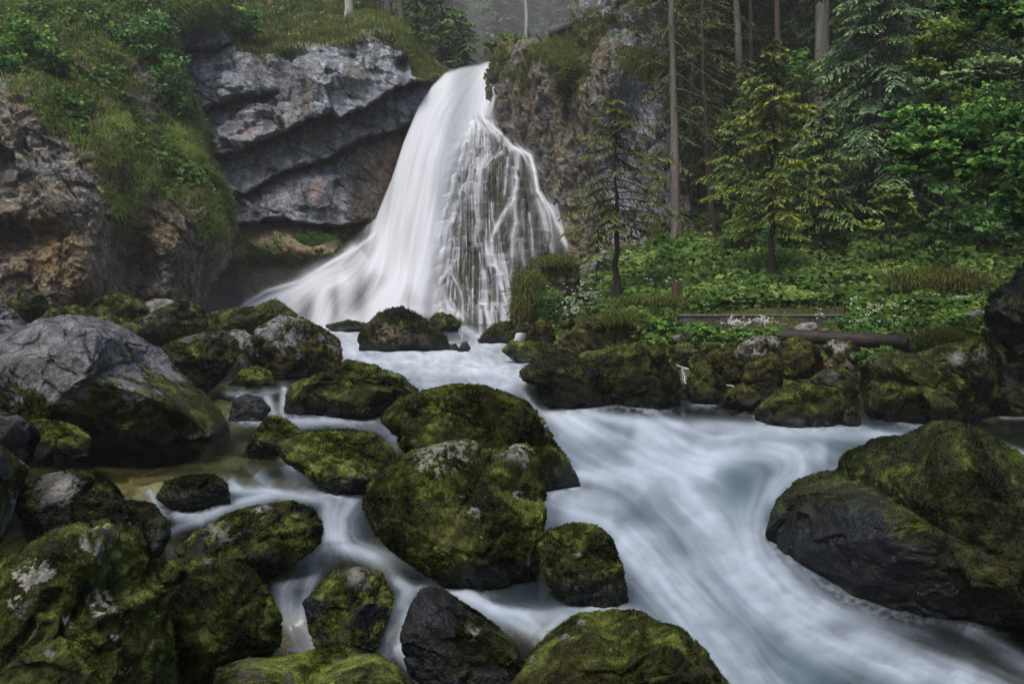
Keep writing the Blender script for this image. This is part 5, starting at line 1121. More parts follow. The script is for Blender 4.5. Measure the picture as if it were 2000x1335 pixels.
# dark forest interior: one proto, copies
GD = 'dark spruces of the forest interior on the right'
dl = 'dark spruce trunk and crown deep in the shaded forest on the right'
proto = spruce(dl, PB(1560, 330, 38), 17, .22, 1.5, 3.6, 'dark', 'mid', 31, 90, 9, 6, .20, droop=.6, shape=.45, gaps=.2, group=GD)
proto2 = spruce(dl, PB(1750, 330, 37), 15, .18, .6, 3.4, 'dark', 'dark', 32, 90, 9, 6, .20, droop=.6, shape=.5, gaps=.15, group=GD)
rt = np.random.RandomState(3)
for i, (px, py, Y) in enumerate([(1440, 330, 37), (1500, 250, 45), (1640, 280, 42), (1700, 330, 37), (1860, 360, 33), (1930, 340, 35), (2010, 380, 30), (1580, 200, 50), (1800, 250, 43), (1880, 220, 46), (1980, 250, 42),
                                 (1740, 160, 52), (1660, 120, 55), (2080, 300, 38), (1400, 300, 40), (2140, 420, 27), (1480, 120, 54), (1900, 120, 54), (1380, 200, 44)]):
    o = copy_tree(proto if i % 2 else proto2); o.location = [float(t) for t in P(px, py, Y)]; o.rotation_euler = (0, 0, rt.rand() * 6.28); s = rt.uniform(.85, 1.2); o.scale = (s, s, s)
# unseen spruces added to shade foreground and slope, behind the camera and beside the frame
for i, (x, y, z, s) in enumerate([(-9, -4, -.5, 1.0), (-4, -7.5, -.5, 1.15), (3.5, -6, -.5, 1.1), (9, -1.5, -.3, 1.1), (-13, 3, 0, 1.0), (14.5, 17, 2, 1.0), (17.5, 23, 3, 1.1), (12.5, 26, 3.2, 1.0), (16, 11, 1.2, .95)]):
    o = copy_tree(proto if i % 2 else proto2); o.location = (x, y, z); o.rotation_euler = (0, 0, i * 1.3); o.scale = (s, s, s)  # these added copies keep the forest interior label
# ---- far forest in the mist
GF = 'misty spruces on the hillside behind the waterfall'
fl = 'misty spruce on the far hillside behind the top of the waterfall'
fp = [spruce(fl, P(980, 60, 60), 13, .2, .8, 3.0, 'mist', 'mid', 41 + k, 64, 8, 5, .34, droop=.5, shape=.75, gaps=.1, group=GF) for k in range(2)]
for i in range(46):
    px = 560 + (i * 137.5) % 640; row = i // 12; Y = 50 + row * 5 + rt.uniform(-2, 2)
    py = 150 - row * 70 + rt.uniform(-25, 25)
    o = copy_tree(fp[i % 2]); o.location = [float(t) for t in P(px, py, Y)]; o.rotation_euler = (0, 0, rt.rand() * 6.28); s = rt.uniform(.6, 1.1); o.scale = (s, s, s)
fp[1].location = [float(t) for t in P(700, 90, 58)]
# ---- trees at the lip and on the meadow
spruce('dark green spruce left of the waterfall lip, tallest of the pair', P(862, 150, 42), hgt(150, -60, 42), .13, .5, 1.9, 'green', 'mid', 51, 60, 8, 6, .17, droop=.4, shape=.6, gaps=.2)
spruce('small dark spruce right beside the waterfall lip', P(905, 142, 42.5), hgt(142, 35, 42), .10, .4, 1.15, 'green', 'mid', 52, 40, 8, 6, .14, droop=.4, shape=.6, gaps=.2)
spruce('spruce with thin trunk between the meadow edge and the lip', P(815, 110, 44), hgt(110, -60, 44), .12, .8, 1.7, 'green', 'mid', 53, 50, 8, 6, .18, droop=.4, shape=.6, gaps=.25)
spruce('tall bare pale trunk above the waterfall', P(1029, 100, 46), 16, .11, 6, 2.2, 'green', 'pale', 54, 40, 7, 5, .2, lean=(-.2, 0))
spruce('pale grey trunk standing on the meadow edge, nearest of the row', P(683, 46, 38), 14, .20, 5, 2.8, 'green', 'pale', 55, 40, 7, 5, .2)
spruce('second grey trunk of the meadow row, left of the cliff end', P(756, 62, 39.5), 14, .15, 5, 2.6, 'green', 'grey', 56, 40, 7, 5, .2)
spruce('third trunk of the meadow row at the cliff end', P(784, 72, 40), 14, .15, 4, 2.6, 'green', 'grey', 57, 40, 7, 5, .2)
spruce('far trunk on the meadow left of the pale one', P(630, 20, 45), 14, .14, 4, 2.6, 'green', 'grey', 58, 40, 7, 5, .2)
broadleaf('light green bush growing at the lip right of the waterfall', (1005, 98, 37), [(1000, 78, 22, 16, 37, 420), (975, 88, 16, 10, 37, 200), (1022, 84, 14, 12, 37, 220)], 'bush', 'bush', 'lime', 'mid', .16, .04, 61)
# ---- bushes on the cliffs
broadleaf('shaggy olive bush hanging on the right cliff beside its upper edge', (1112, 185, 32.5), [(1112, 135, 22, 26, 32, 700), (1120, 160, 22, 20, 32, 500), (1100, 162, 12, 14, 32, 160)], 'bush', 'bush', 'olive', 'mid', .17, .05, 62, hang=.6, asp=.22)
broadleaf('small round bush clinging to the wet rock right of the waterfall', (985, 195, 34), [(984, 182, 11, 13, 34, 260)], 'bush', 'bush', 'olive', 'mid', .13, .03, 63, asp=.22)
broadleaf('dark leafy shrub hanging over the corner of the grey wall', (345, 185, 27.5), [(335, 150, 28, 40, 27.5, 900), (350, 185, 22, 22, 27.2, 500), (318, 110, 24, 24, 28, 500)], 'shrub', 'shrub', 'deep', 'dark', .15, .04, 64, hang=.4)
broadleaf('round green shrub on the meadow edge above the grey wall', (478, 72, 34.5), [(478, 48, 22, 26, 34.5, 700), (500, 30, 14, 16, 35, 300)], 'shrub', 'shrub', 'maple', 'dark', .16, .04, 65)
broadleaf('bright leafy shrub high on the left slope', (60, 110, 24), [(40, 70, 40, 40, 24, 900), (100, 110, 30, 26, 24, 600), (20, 130, 34, 22, 23.5, 500)], 'shrub', 'shrub', 'maple', 'dark', .15, .04, 66, hang=.3)
broadleaf('green shrub in the middle of the left slope', (250, 90, 28), [(240, 50, 50, 36, 28, 900), (300, 40, 30, 26, 29, 500)], 'shrub', 'shrub', 'deep', 'dark', .16, .04, 67, hang=.3)
broadleaf('patch of broad leaves on the slope above the ochre rock', (130, 210, 23.5), [(120, 195, 36, 16, 23.3, 500), (160, 225, 26, 14, 23.3, 400)], 'shrub', 'shrub', 'maple', 'dark', .15, .03, 68, hang=.4)
broadleaf('juniper like shrub drooping over the grass outcrop', (1085, 600, 24.5), [(1082, 580, 22, 20, 24.3, 900), (1065, 598, 16, 14, 24.2, 400)], 'shrub', 'shrub', 'deep', 'dark', .13, .03, 69, hang=.8, asp=.16)
broadleaf('tiny fern like plant on top of the brown faced boulder', (790, 607, 23.5), [(788, 602, 9, 5, 23.5, 120)], 'plant', 'plant', 'maple', 'dark', .09, .015, 70)
# ---- broad leaved trees on the right
broadleaf('maple branches reaching into the frame from the right, broad bright leaves', (2190, 620, 12.5), [(1960, 240, 90, 30, 12, 1500), (1850, 270, 75, 26, 12, 1300), (1780, 290, 50, 22, 12.3, 800), (1900, 320, 80, 26, 11.8, 1300), (1990, 310, 60, 40, 11.5, 1000), (1820, 225, 70, 20, 12.4, 800), (1960, 370, 55, 20, 11.6, 600), (1770, 330, 34, 12, 12.1, 350)],
          pal='maple', leaf=.11, r0=.12, seed=71, trunk=[(2150, 450, 12.5), (2080, 330, 12.3), (2000, 300, 12.1), (1920, 290, 12), (1850, 285, 12)], layer=.3, flat=.45)
broadleaf('pale leaved branch layer above the maple branches', (2200, 500, 15), [(1960, 135, 60, 12, 15, 700), (1900, 150, 50, 12, 15, 500), (1870, 165, 40, 10, 15, 350), (2010, 120, 40, 14, 15, 350)], pal='pale', leaf=.12, r0=.08, seed=72, trunk=[(2150, 250, 15), (2030, 140, 15), (1950, 140, 15)], layer=.2, flat=.4)
broadleaf('yellow green beech sapling leaning over the dark gap at the upper right', (1850, 430, 19), [(1860, 60, 60, 30, 19, 900), (1830, 95, 50, 22, 19, 700), (1810, 130, 40, 22, 19, 500), (1900, 30, 50, 26, 19, 700), (1840, 190, 50, 24, 19.5, 600), (1790, 210, 36, 22, 19.5, 400)], pal='lime', leaf=.12, r0=.07, seed=73, trunk=[(1850, 330, 19), (1846, 230, 19), (1850, 130, 19), (1865, 60, 19)], layer=.3)
broadleaf('dark twisted branches in the top right corner', (2230, 400, 11), [(1960, 30, 60, 30, 11, 500), (1900, 10, 40, 20, 11, 300), (2010, 60, 40, 30, 11, 400)], pal='deep', leaf=.10, r0=.10, seed=74, trunk=[(2180, 200, 11), (2080, 70, 11), (1990, 30, 11), (1930, 15, 11)])
broadleaf('low leafy sapling between the silvery spruce and the maple branches', (1740, 500, 20), [(1735, 395, 34, 22, 20, 500), (1715, 440, 26, 18, 20, 350), (1780, 420, 34, 22, 20.4, 400), (1745, 370, 22, 14, 20, 250)], pal='lime', leaf=.11, r0=.03, seed=75, trunk=[(1738, 440, 20), (1736, 390, 20)])
broadleaf('thin sapling with sparse leaves on the right slope', (1852, 555, 18), [(1850, 430, 36, 40, 18, 350), (1860, 360, 40, 34, 18, 400), (1835, 480, 24, 22, 18, 200)], pal='deep', leaf=.11, r0=.02, seed=76, trunk=[(1850, 470, 18), (1853, 400, 18), (1858, 340, 18)])
broadleaf('hanging blurred dark leaves at the right border', (2160, 560, 10), [(1985, 350, 24, 36, 10, 300), (1955, 385, 20, 20, 10, 200), (2010, 400, 30, 30, 10, 300), (1990, 250, 30, 40, 10, 300)], pal='deep', leaf=.10, r0=.05, seed=77, trunk=[(2100, 380, 10), (2020, 330, 10)], hang=.5)
broadleaf('undergrowth shrub in the shade right of the silvery spruce', (1930, 480, 20), [(1920, 440, 60, 26, 20, 800), (1850, 455, 50, 20, 20.5, 600), (1990, 450, 50, 30, 19.5, 700)], 'shrub', 'shrub', 'deep', 'dark', .13, .03, 78)
broadleaf('undergrowth shrub behind the foot of the yellow tipped spruce', (1450, 480, 24), [(1440, 455, 50, 20, 24, 600), (1540, 470, 60, 22, 23.5, 700), (1640, 470, 60, 20, 23.5, 600)], 'shrub', 'shrub', 'deep', 'dark', .13, .03, 79)
broadleaf('bushy hazel in the shade behind the maple branches', (1960, 430, 22), [(1900, 200, 90, 60, 22, 900), (1980, 180, 70, 60, 22, 800), (1850, 330, 70, 40, 22, 700), (1950, 340, 70, 40, 22, 700)], pal='maple', leaf=.13, r0=.08, seed=80, trunk=[(1955, 340, 22), (1940, 240, 22), (1930, 150, 22)])
broadleaf('green leaved bush between the trunks behind the yellow tipped spruce', (1575, 420, 27), [(1560, 150, 60, 40, 27, 500), (1600, 240, 60, 40, 27, 600), (1540, 330, 60, 40, 27, 600), (1660, 340, 60, 40, 27, 600)], pal='maple', leaf=.15, r0=.06, seed=81, trunk=[(1575, 330, 27), (1570, 220, 27), (1565, 160, 27)])
# plants along the wall and pipe
broadleaf('leafy plant with white blossoms in front of the concrete wall', (1465, 668, 15.6), [(1445, 648, 16, 10, 15.6, 350), (1490, 650, 20, 12, 15.6, 450), (1470, 660, 24, 8, 15.5, 350)], 'plant', 'plant', 'maple', 'dark', .07, .012, 82)
broadleaf('leafy plant at the left end of the concrete wall', (1372, 668, 15.8), [(1375, 650, 24, 12, 15.8, 500), (1350, 658, 12, 8, 15.8, 200), (1400, 660, 16, 8, 15.8, 260)], 'plant', 'plant', 'maple', 'dark', .07, .012, 83)
broadleaf('herbs growing over the top of the grassy boulder by the slope', (1290, 655, 16.5), [(1290, 632, 26, 16, 16.5, 600), (1315, 640, 16, 10, 16.4, 260)], 'plant', 'plant', 'maple', 'dark', .07, .012, 84)
broadleaf('fern tuft growing below the end of the rusty pipe', (1700, 720, 13.6), [(1705, 690, 22, 10, 13.5, 420), (1690, 702, 16, 10, 13.5, 300), (1730, 684, 14, 7, 13.5, 200)], 'fern', 'fern', 'maple', 'dark', .06, .01, 85)
broadleaf('dark herbs with white umbels behind the rusty pipe', (1700, 660, 15.4), [(1660, 630, 36, 14, 15.6, 700), (1720, 632, 40, 16, 15.6, 800), (1690, 645, 40, 8, 15.2, 500)], 'plant', 'plant', 'deep', 'dark', .06, .01, 86)
broadleaf('round leaved butterbur patch right of the pipe end', (1840, 625, 15.6), [(1830, 606, 36, 12, 15.6, 260), (1880, 600, 30, 12, 15.6, 220), (1800, 615, 20, 8, 15.5, 140)], 'plant', 'plant', 'lime', 'dark', .16, .01, 87, flat=.25, asp=.5)
broadleaf('white flowered herbs at the right foot of the grass outcrop', (1150, 620, 21), [(1140, 585, 26, 18, 21.5, 700), (1170, 600, 24, 14, 21, 600), (1120, 610, 16, 12, 21, 300)], 'plant', 'plant', 'pale', 'dark', .09, .012, 88)
print('trees', time.time() - T0)

# ============================================================ GROUND COVER (stuff)
def scatter(V, N, mask, n, seed):
    r = np.random.RandomState(seed); m = np.clip(mask, 0, None).ravel(); i = r.choice(m.size, n, p=m / m.sum())
    nc = V.shape[1]; v = V.reshape(-1, 3)
    j = np.clip(i + 1, 0, m.size - 1); k = np.clip(i + nc, 0, m.size - 1)
    a = r.rand(n)[:, None] - .5; b = r.rand(n)[:, None] - .5
    ok = (np.linalg.norm(v[j] - v[i], axis=1) < 1.0) & (np.linalg.norm(v[k] - v[i], axis=1) < 1.5)
    p = v[i] + ((v[j] - v[i]) * a + (v[k] - v[i]) * b) * ok[:, None]
    return p, N.reshape(-1, 3)[i], r, i
def grass(name, label, V, N, mask, n, L, wd, cols, seed, up=.6, hangdown=.8, parent=None):
    p, nn, r, i = scatter(V, N, mask, n, seed)
    d0 = nn * .7 + np.array([0, 0, up]) + r.normal(size=(n, 3)) * .35; d0 /= np.linalg.norm(d0, axis=1)[:, None]
    s = np.cross(d0, r.normal(size=(n, 3))); s /= np.linalg.norm(s, axis=1)[:, None]
    l = (L * r.uniform(.5, 1.3, n))[:, None]; w_ = wd * r.uniform(.7, 1.3, n)[:, None]
    mid = p + d0 * l * .55; tip = mid + d0 * l * .35 + np.array([0, 0, -1.]) * l * hangdown * r.uniform(.3, 1, n)[:, None]
    v = np.stack([p - s * w_ * .5, p + s * w_ * .5, mid + s * w_ * .4, mid - s * w_ * .4, mid - s * w_ * .4, mid + s * w_ * .4, tip, tip], 1)
    v[:, 7] = tip + s * w_ * .1
    c = mixc(np.asarray(cols[0]), cols[1], np.clip(.4 + 1.3 * fbm(p, .4, 4, off=seed) + .22 * r.normal(size=n), 0, 1))
    c = c * np.clip(1 + 1.2 * fbm(p, 1.2, 3, off=seed + 9), .45, 1.6)[:, None]
    c = np.where((r.rand(n) < .12)[:, None], np.asarray([.17, .15, .07]), c)
    o = mesh(name, v.reshape(-1, 3), np.arange(8 * n).reshape(-1, 4), M_LEAF, {'Col': np.repeat(c, 8, 0)}, parent, False)
    if parent is None: tag(o, label, kind='stuff')
    return o
g1c, g2c = (.048, .075, .017), (.15, .185, .045)
for key, V, N, m, X, Y_, D in SCAT:
    if key == 'left': grass('grass', 'hanging grass covering the left cliff', V, N, m, 80000, .30, .022, (tuple(k * 1.65 for k in g1c), tuple(k * 1.6 for k in g2c)), 1, up=.3, hangdown=1.1)
    if key == 'centre': grass('grass', 'grass of the meadow above the grey wall', V, N, m, 52000, .42, .030, (g1c, g2c), 2, up=.5)
    if key == 'ledge': grass('grass', 'bright grass patch on the ledge below the overhang', V, N, m, 2500, .25, .03, ((.03, .08, .01), (.07, .15, .03)), 3, up=.6)
    if key == 'rightc': grass('grass', 'hanging grass on the right cliff', V, N, m, 9000, .34, .022, ((.05, .065, .016), (.13, .15, .038)), 4, up=.1, hangdown=1.2)
V, N, gmr, X, Y_, D = BANK
low = ss(720, 650, Y_)
grass('grass', 'short grass between the herbs on the right bank', V, N, gmr * ss(1420, 1250, X) + .25 * gmr * ss(560, 600, Y_), 26000, .22, .014, ((.06, .10, .02), (.19, .23, .06)), 5, up=.9, hangdown=.5)
# leafy ground cover
r = np.random.RandomState(12)
mk = gmr * ~((X > 1312) & (X < 1655) & (Y_ > 606) & (Y_ < 655)) * (0.45 + ss(1100, 1300, X)) * (0.25 + ss(380, 470, Y_)) * np.clip(.7 + 1.5 * fbm(V, .5, 3, off=77), .05, 1.5)
p, nn, r, i = scatter(V, N, mk, 52000, 12)
p = p + np.array([0, 0, 1.]) * r.uniform(.02, .30, len(p))[:, None]
g_ = fbm(p, .9, 3, off=3)
col = mixc(mixc(np.broadcast_to((.036, .072, .017), p.shape), (.12, .21, .048), np.clip(.5 + 1.1 * g_ + .2 * r.normal(size=len(p)), 0, 1)), (.24, .32, .09), ss(.35, .9, g_ * 1.5 + .3 * r.normal(size=len(p)) + .1))
yy = Y_.ravel()[i]
tag(leaves('ground_cover', p, r.normal(size=p.shape) * .42 + np.array([0, -.35, .9]), np.where(fbm(p, .35, 2, off=9) > 0, .19, .11) * (1 + .2 * (yy < 520)), col, r, None, asp=.46), 'leafy herbs covering the right bank', kind='stuff')
for key, V_, N_2, m_, X_, Yq, D_ in SCAT:
    if key == 'left':
        p, nn, r, i = scatter(V_, N_2, m_ * ss(.0, .25, fbm(V_, .45, 3, off=91) + .12 * ss(200, 60, Yq)), 17000, 31)
        p = p + nn * r.uniform(.0, .25, len(p))[:, None]
        cl_ = mixc(mixc(np.broadcast_to((.030, .065, .016), p.shape), (.085, .165, .038), np.clip(.5 + 1.2 * fbm(p, 1.1, 3) + .2 * r.normal(size=len(p)), 0, 1)), (.15, .22, .06), ss(.5, 1, .3 + fbm(p, 1.5, 2, off=5) + .3 * r.normal(size=len(p))))
        tag(leaves('ground_cover', p, r.normal(size=p.shape) * .5 + nn + np.array([0, -.2, .5]), np.full(len(p), .15) * r.uniform(.5, 1.3, len(p)), cl_, r, None, asp=.42), 'leafy herbs growing in patches on the left cliff', kind='stuff')
# white umbels and daisies
def flowers(name, label, spots, seed, size=.03):
    r = np.random.RandomState(seed); PP = []
    for px, py, rx, ry, Y, n in spots:
        q = P(px + r.normal(size=n) * rx, py + r.normal(size=n) * ry, Y + r.normal(size=n) * .15)
        PP.append((q[:, None] + r.normal(size=(n, 5, 3)) * size * .9 * np.array([1, 1, .35])).reshape(-1, 3))
    p = np.concatenate(PP)
    c = np.broadcast_to((.62, .64, .58), p.shape) * r.uniform(.6, 1.1, len(p))[:, None]
    return tag(leaves(name, p, r.normal(size=p.shape) * .4 + np.array([0, -.6, .8]), np.full(len(p), size), c, r, None, asp=.45), label, kind='stuff')
flowers('flowers', 'small white flowers scattered over the right bank', [(1440, 627, 14, 6, 15.5, 45), (1490, 624, 12, 5, 15.5, 35), (1140, 575, 24, 14, 20.8, 60), (1120, 600, 10, 8, 20.6, 25), (1300, 600, 12, 5, 18.5, 16), (1715, 600, 34, 12, 15.5, 26),
         (1740, 625, 30, 10, 15.3, 16), (1850, 578, 30, 4, 15.2, 12), (1250, 500, 40, 10, 25, 40), (1600, 617, 6, 6, 15.8, 6), (1320, 560, 40, 20, 20, 30), (1810, 650, 24, 4, 14.6, 16), (1530, 590, 60, 20, 18.5, 14)], 1)
flowers('flowers', 'few white flowers on the meadow and the left slope', [(600, 25, 60, 16, 37, 10), (265, 30, 40, 18, 28, 8), (560, 60, 40, 10, 35, 5)], 2, .05)
# grass tufts on named rocks
def tussock(label, px, py, Y, rx, ry, n, L, cols, seed):
    n = int(n * 1.5); L = L * (.62 if n > 600 else .8)
    r = np.random.RandomState(seed); c = P(px, py, Y); sc = Y / F
    e = empty('grass_tuft', c, label, 'grass tuft', 'grass tufts on the rocks and the bank')
    q = r.normal(size=(n, 3)) * np.array([rx * sc, rx * sc * .5, ry * sc]) * .6
    d0 = q / (rx * sc) * .7 + np.array([0, -.25, .8]) + r.normal(size=(n, 3)) * .3; d0 /= np.linalg.norm(d0, axis=1)[:, None]
    s = np.cross(d0, r.normal(size=(n, 3))); s /= np.linalg.norm(s, axis=1)[:, None]; l = (L * r.uniform(.5, 1.2, n))[:, None]; w_ = .0065 * Y / 14
    a = q + d0 * l * .5; b = a + d0 * l * .3 - np.array([0, 0, .35]) * l; t = b - np.array([0, 0, .6]) * l * r.uniform(.2, 1, n)[:, None] + d0 * l * .08
    v = np.stack([q - s * w_, q + s * w_, a + s * w_, a - s * w_, a - s * w_, a + s * w_, b + s * w_ * .8, b - s * w_ * .8, b - s * w_ * .8, b + s * w_ * .8, t + s * w_ * .2, t], 1).reshape(-1, 3)
    cc = mixc(np.asarray(cols[0]), cols[1], r.rand(n))
    mesh('blades', v, np.arange(12 * n).reshape(-1, 4), M_LEAF, {'Col': np.repeat(cc, 12, 0)}, e, False)
GT = ((.06, .09, .02), (.17, .20, .055)); YT = ((.07, .075, .022), (.15, .15, .05))
tussock('large pale green grass tuft hanging over the mossy boulder at the slope foot', 1215, 622, 16.3, 34, 10, 900, .34, GT, 1)
tussock('yellowish grass tuft with straw blades on the bank left of the dark crag', 1870, 552, 16.3, 40, 14, 1000, .42, YT, 2)
tussock('soft green grass mound on the bank, left of the yellowish tuft', 1780, 548, 16.8, 40, 14, 1100, .42, GT, 3)
tussock('fine grass tuft growing on the very large green boulder', 1780, 752, 11.3, 8, 4, 70, .22, GT, 4)
tussock('grass tuft on the crown of the outcrop beside the waterfall', 1085, 512, 25.4, 30, 8, 800, .42, GT, 5)
tussock('grass tuft on the left flank of the outcrop beside the waterfall', 1030, 560, 25.0, 22, 20, 900, .45, GT, 6)
tussock('grass tuft on the low front of the outcrop beside the waterfall', 1015, 600, 24.8, 14, 14, 500, .4, YT, 7)
tussock('small grass tuft on the long mossy boulder below the spray', 530, 606, 21.2, 10, 6, 160, .28, YT, 8)
tussock('short grass around the white flowers below the small black trunked spruce', 1250, 590, 18.8, 40, 8, 900, .25, GT, 9)
tussock('grass tuft at the foot of the wooden stump', 1300, 590, 18.2, 26, 10, 500, .28, GT, 10)
tussock('grass on the flat bank right of the rusty pipe end', 1830, 660, 13.9, 40, 12, 1000, .2, GT, 11)
print('cover', time.time() - T0)
# ============================================================ BUILT THINGS
def solid(name, v, f, tone, parent=None, var=.9, rgh=.85, sc=4, mat=None):
    v = np.asarray(v, float); c = np.asarray(tone) * np.clip(1 + var * fbm(v, sc, 4, off=len(v)), .35, 1.9)[:, None]
    return mesh(name, v, f, mat or M_BARK, {'Col': c, 'rgh': np.full(len(v), rgh)}, parent)
def boxgrid(a, b, n=(24, 6, 6), jit=.0, seed=0):
    """Box between corners a and b as a subdivided closed surface with slightly uneven faces."""
    a = np.asarray(a, float); b = np.asarray(b, float); vs = []; fs = []; off = 0
    for ax in range(3):
        u, w_ = [k for k in range(3) if k != ax]
        uu, ww = np.meshgrid(np.linspace(0, 1, n[u] + 1), np.linspace(0, 1, n[w_] + 1))
        for side in (0, 1):
            q = np.zeros(uu.shape + (3,)); q[..., u] = uu; q[..., w_] = ww; q[..., ax] = side
            vs.append((a + (b - a) * q).reshape(-1, 3)); fs.append(gridfaces(*uu.shape) + off); off += uu.size
    v = np.concatenate(vs); f = np.concatenate(fs)
    _, idx, inv = np.unique(np.round(v, 6), axis=0, return_index=True, return_inverse=True)
    v = v[idx]; f = inv.reshape(-1)[f]
    c = (a + b) / 2; d = (v - c); d /= np.linalg.norm(d, axis=1)[:, None]
    return v + d * (jit * fbm(v, 5, 3, off=seed))[:, None], f
# concrete wall along the bank
p0 = P(1322, 616, 17.0); p1 = P(1648, 616, 16.6); c = (p0 + p1) / 2
e = empty('concrete_wall', c, 'long low stained concrete wall above the mossy boulders on the right bank', 'wall')
L_ = np.linalg.norm(p1 - p0)
v, f = boxgrid((-L_ / 2, -.12, -.55), (L_ / 2, .12, 0), (60, 3, 10), .012)
cc = np.asarray((.085, .082, .066)) * np.clip(1 + 1.1 * fbm(v * np.array([1, 1, .5]), 2.2, 4), .35, 1.8)[:, None]
cc = mixc(cc, [.03, .032, .022], .8 * ss(.1, .3, fbm(v * np.array([1, 1, .3]), 1.5, 3, off=5)))
mesh('wall_panel', v, f, M_SOIL, {'Col': cc, 'rgh': np.full(len(v), .85)}, e, False)
v, f = boxgrid((-L_ / 2 - .03, -.15, .003), (L_ / 2 + .03, .14, .018), (60, 3, 1), .01, 3)
solid('coping', v, f, (.10, .098, .085), e, rgh=.8)
# rusty pipe
a = P(1528, 655, 15.0); b = P(1772, 668, 13.9)
e = empty('steel_pipe', (a + b) / 2, 'rusty brown steel pipe lying across the rocks of the right bank', 'pipe')
o_ = (a + b) / 2; n_ = 24; ts = np.linspace(0, 1, 40)[:, None]; pts = a + (b - a) * ts - o_
v, f = tube(pts, np.full(40, .125), n_)
v2, f2 = tube(pts[::-1][:6], np.full(6, .112), n_)
A = Acc(); A.add(v, f); A.add(v2, f2)
i1 = np.arange(n_) + 39 * n_; i2 = np.arange(n_) + 40 * n_
v, f = A.get()
f = np.concatenate([f, np.stack([i1, np.roll(i1, -1), i2 * 0 + np.roll(i1, -1), i1], -1)[:0]])
cc = mixc(np.asarray((.017, .012, .010)), (.045, .035, .030), np.clip(.4 + 1.2 * fbm(v, 3, 4), 0, 1)) * np.clip(1 + fbm(v, 14, 3), .5, 1.5)[:, None]
mesh('pipe_wall', v, f, M_BARK, {'Col': cc, 'rgh': np.full(len(v), .5)}, e)
v, f = tube(np.array([b + (a - b) * .035, b + (b - a) * .004, b + (b - a) * .006, b + (b - a) * .005, b + (a - b) * .03]) - o_, [.140, .142, .136, .116, .113], n_)
mesh('collar', v, f, M_BARK, {'Col': np.broadcast_to((.028, .022, .02), v.shape) * np.clip(1 + fbm(v, 12, 3), .5, 1.5)[:, None], 'rgh': np.full(len(v), .6)}, e)
bb = b + (a - b) * .028 - o_; ax = (a - b) / np.linalg.norm(a - b); u = np.cross(ax, [0, 0, 1.]); u /= np.linalg.norm(u); w_ = np.cross(ax, u)
an = np.linspace(0, 2 * math.pi, 25)[:-1]; ring = bb + .114 * (np.cos(an)[:, None] * u + np.sin(an)[:, None] * w_)
vv = np.concatenate([[bb], ring]); ff = np.array([[0, 1 + k, 1 + (k + 1) % 24, 0] for k in range(24)])[:, :3]
mesh('end_cap', vv, ff, M_BARK, {'Col': np.broadcast_to((.018, .018, .02), vv.shape), 'rgh': np.full(len(vv), .8)}, e)
# wooden stump
s0 = P(1322, 602, 18.6)
e = empty('tree_stump', s0, 'rotten brown tree stump standing in the herbs of the right bank', 'stump')
zz = np.linspace(-.15, .62, 16); v, f = tube(np.stack([.01 * np.sin(zz * 9), 0 * zz, zz], 1), .105 + .05 * np.exp(-(zz + .15) * 6), 22)
k = fbm(v * np.array([8, 8, 1.2]), 1, 4, .6, True); v[:, :2] *= (1 + .13 * k)[:, None]; v[-22:, 2] += .07 * fbm(v[-22:] * 9, 1, 2)
cap = v[-22:].mean(0) - [0, 0, .06]; n0 = len(v); v = np.concatenate([v, [cap]])
cf = np.array([[n0 - 22 + k_, n0 - 22 + (k_ + 1) % 22, n0, n0] for k_ in range(22)])
cc = mixc(np.asarray((.045, .028, .018)), (.15, .10, .06), np.clip(.4 + 1.3 * fbm(v * np.array([9, 9, 1]), 1, 4), 0, 1))
mesh('wood', v, f, M_BARK, {'Col': cc, 'rgh': np.full(len(v), .9)}, e)
mesh('broken_top', v[-23:], np.array([[k_, (k_ + 1) % 22, 22] for k_ in range(22)]), M_BARK, {'Col': cc[-23:] * .7, 'rgh': np.full(23, .95)}, e)
# rail fence on the meadow
fp_ = [P(660, -8, 43), P(697, 6, 42.5), P(730, 15, 42), P(765, 25, 41.6)]
e = empty('rail_fence', fp_[1], 'dark wooden rail fence on the meadow between the trunks', 'fence')
for q in fp_:
    q = q - fp_[1]; v, f = tube([q + [0, 0, -.5], q + [0, 0, .2], q + [0, 0, .55]], [.05, .05, .045], 8); solid('post', v, f, (.06, .05, .04), e)
for dz in (.38, .05):
    pts = np.array([q - fp_[1] + [0, -.07, dz] for q in fp_]); v, f = tube(pts, np.full(4, .035), 8); solid('rail', v, f, (.05, .042, .034), e)
# viewing rail and dark log at the top of the right cliff
a = P(1074, 68, 33.2); b = P(1122, 47, 32.6)
tt = np.linspace(0, 1, 14)[:, None]; v, f = tube((a + (b - a) * tt) - a, np.full(14, .13), 14); k = fbm(v, 4, 3); v += (v - (b - a) * 0) * 0
n0 = len(v); v = np.concatenate([v, [[0, 0, 0]]]); f = np.concatenate([f, np.array([[k_, (k_ + 1) % 14, n0, n0] for k_ in range(14)])[:, [0, 1, 2, 2]][:0]])
o = solid('log', v[:-1], f, (.035, .030, .026)); o.location = [float(t) for t in a]; tag(o, 'dark log sticking out over the top of the right cliff', 'log')
q0 = P(1066, 76, 35.2); qs = [P(1066 + 12 * k_, 76 - 3.2 * k_, 35.2) for k_ in range(5)]
e = empty('railing', q0, 'thin pale metal railing of the viewing spot above the right cliff', 'railing')
for q in qs:
    v, f = tube([q - q0 + [0, 0, -.1], q - q0 + [0, 0, .42]], [.016, .016], 6); solid('post', v, f, (.30, .31, .32), e)
for dz in (.4, .2):
    v, f = tube(np.array([q - q0 + [0, 0, dz] for q in qs]), np.full(5, .014), 6); solid('rail', v, f, (.30, .31, .32), e)
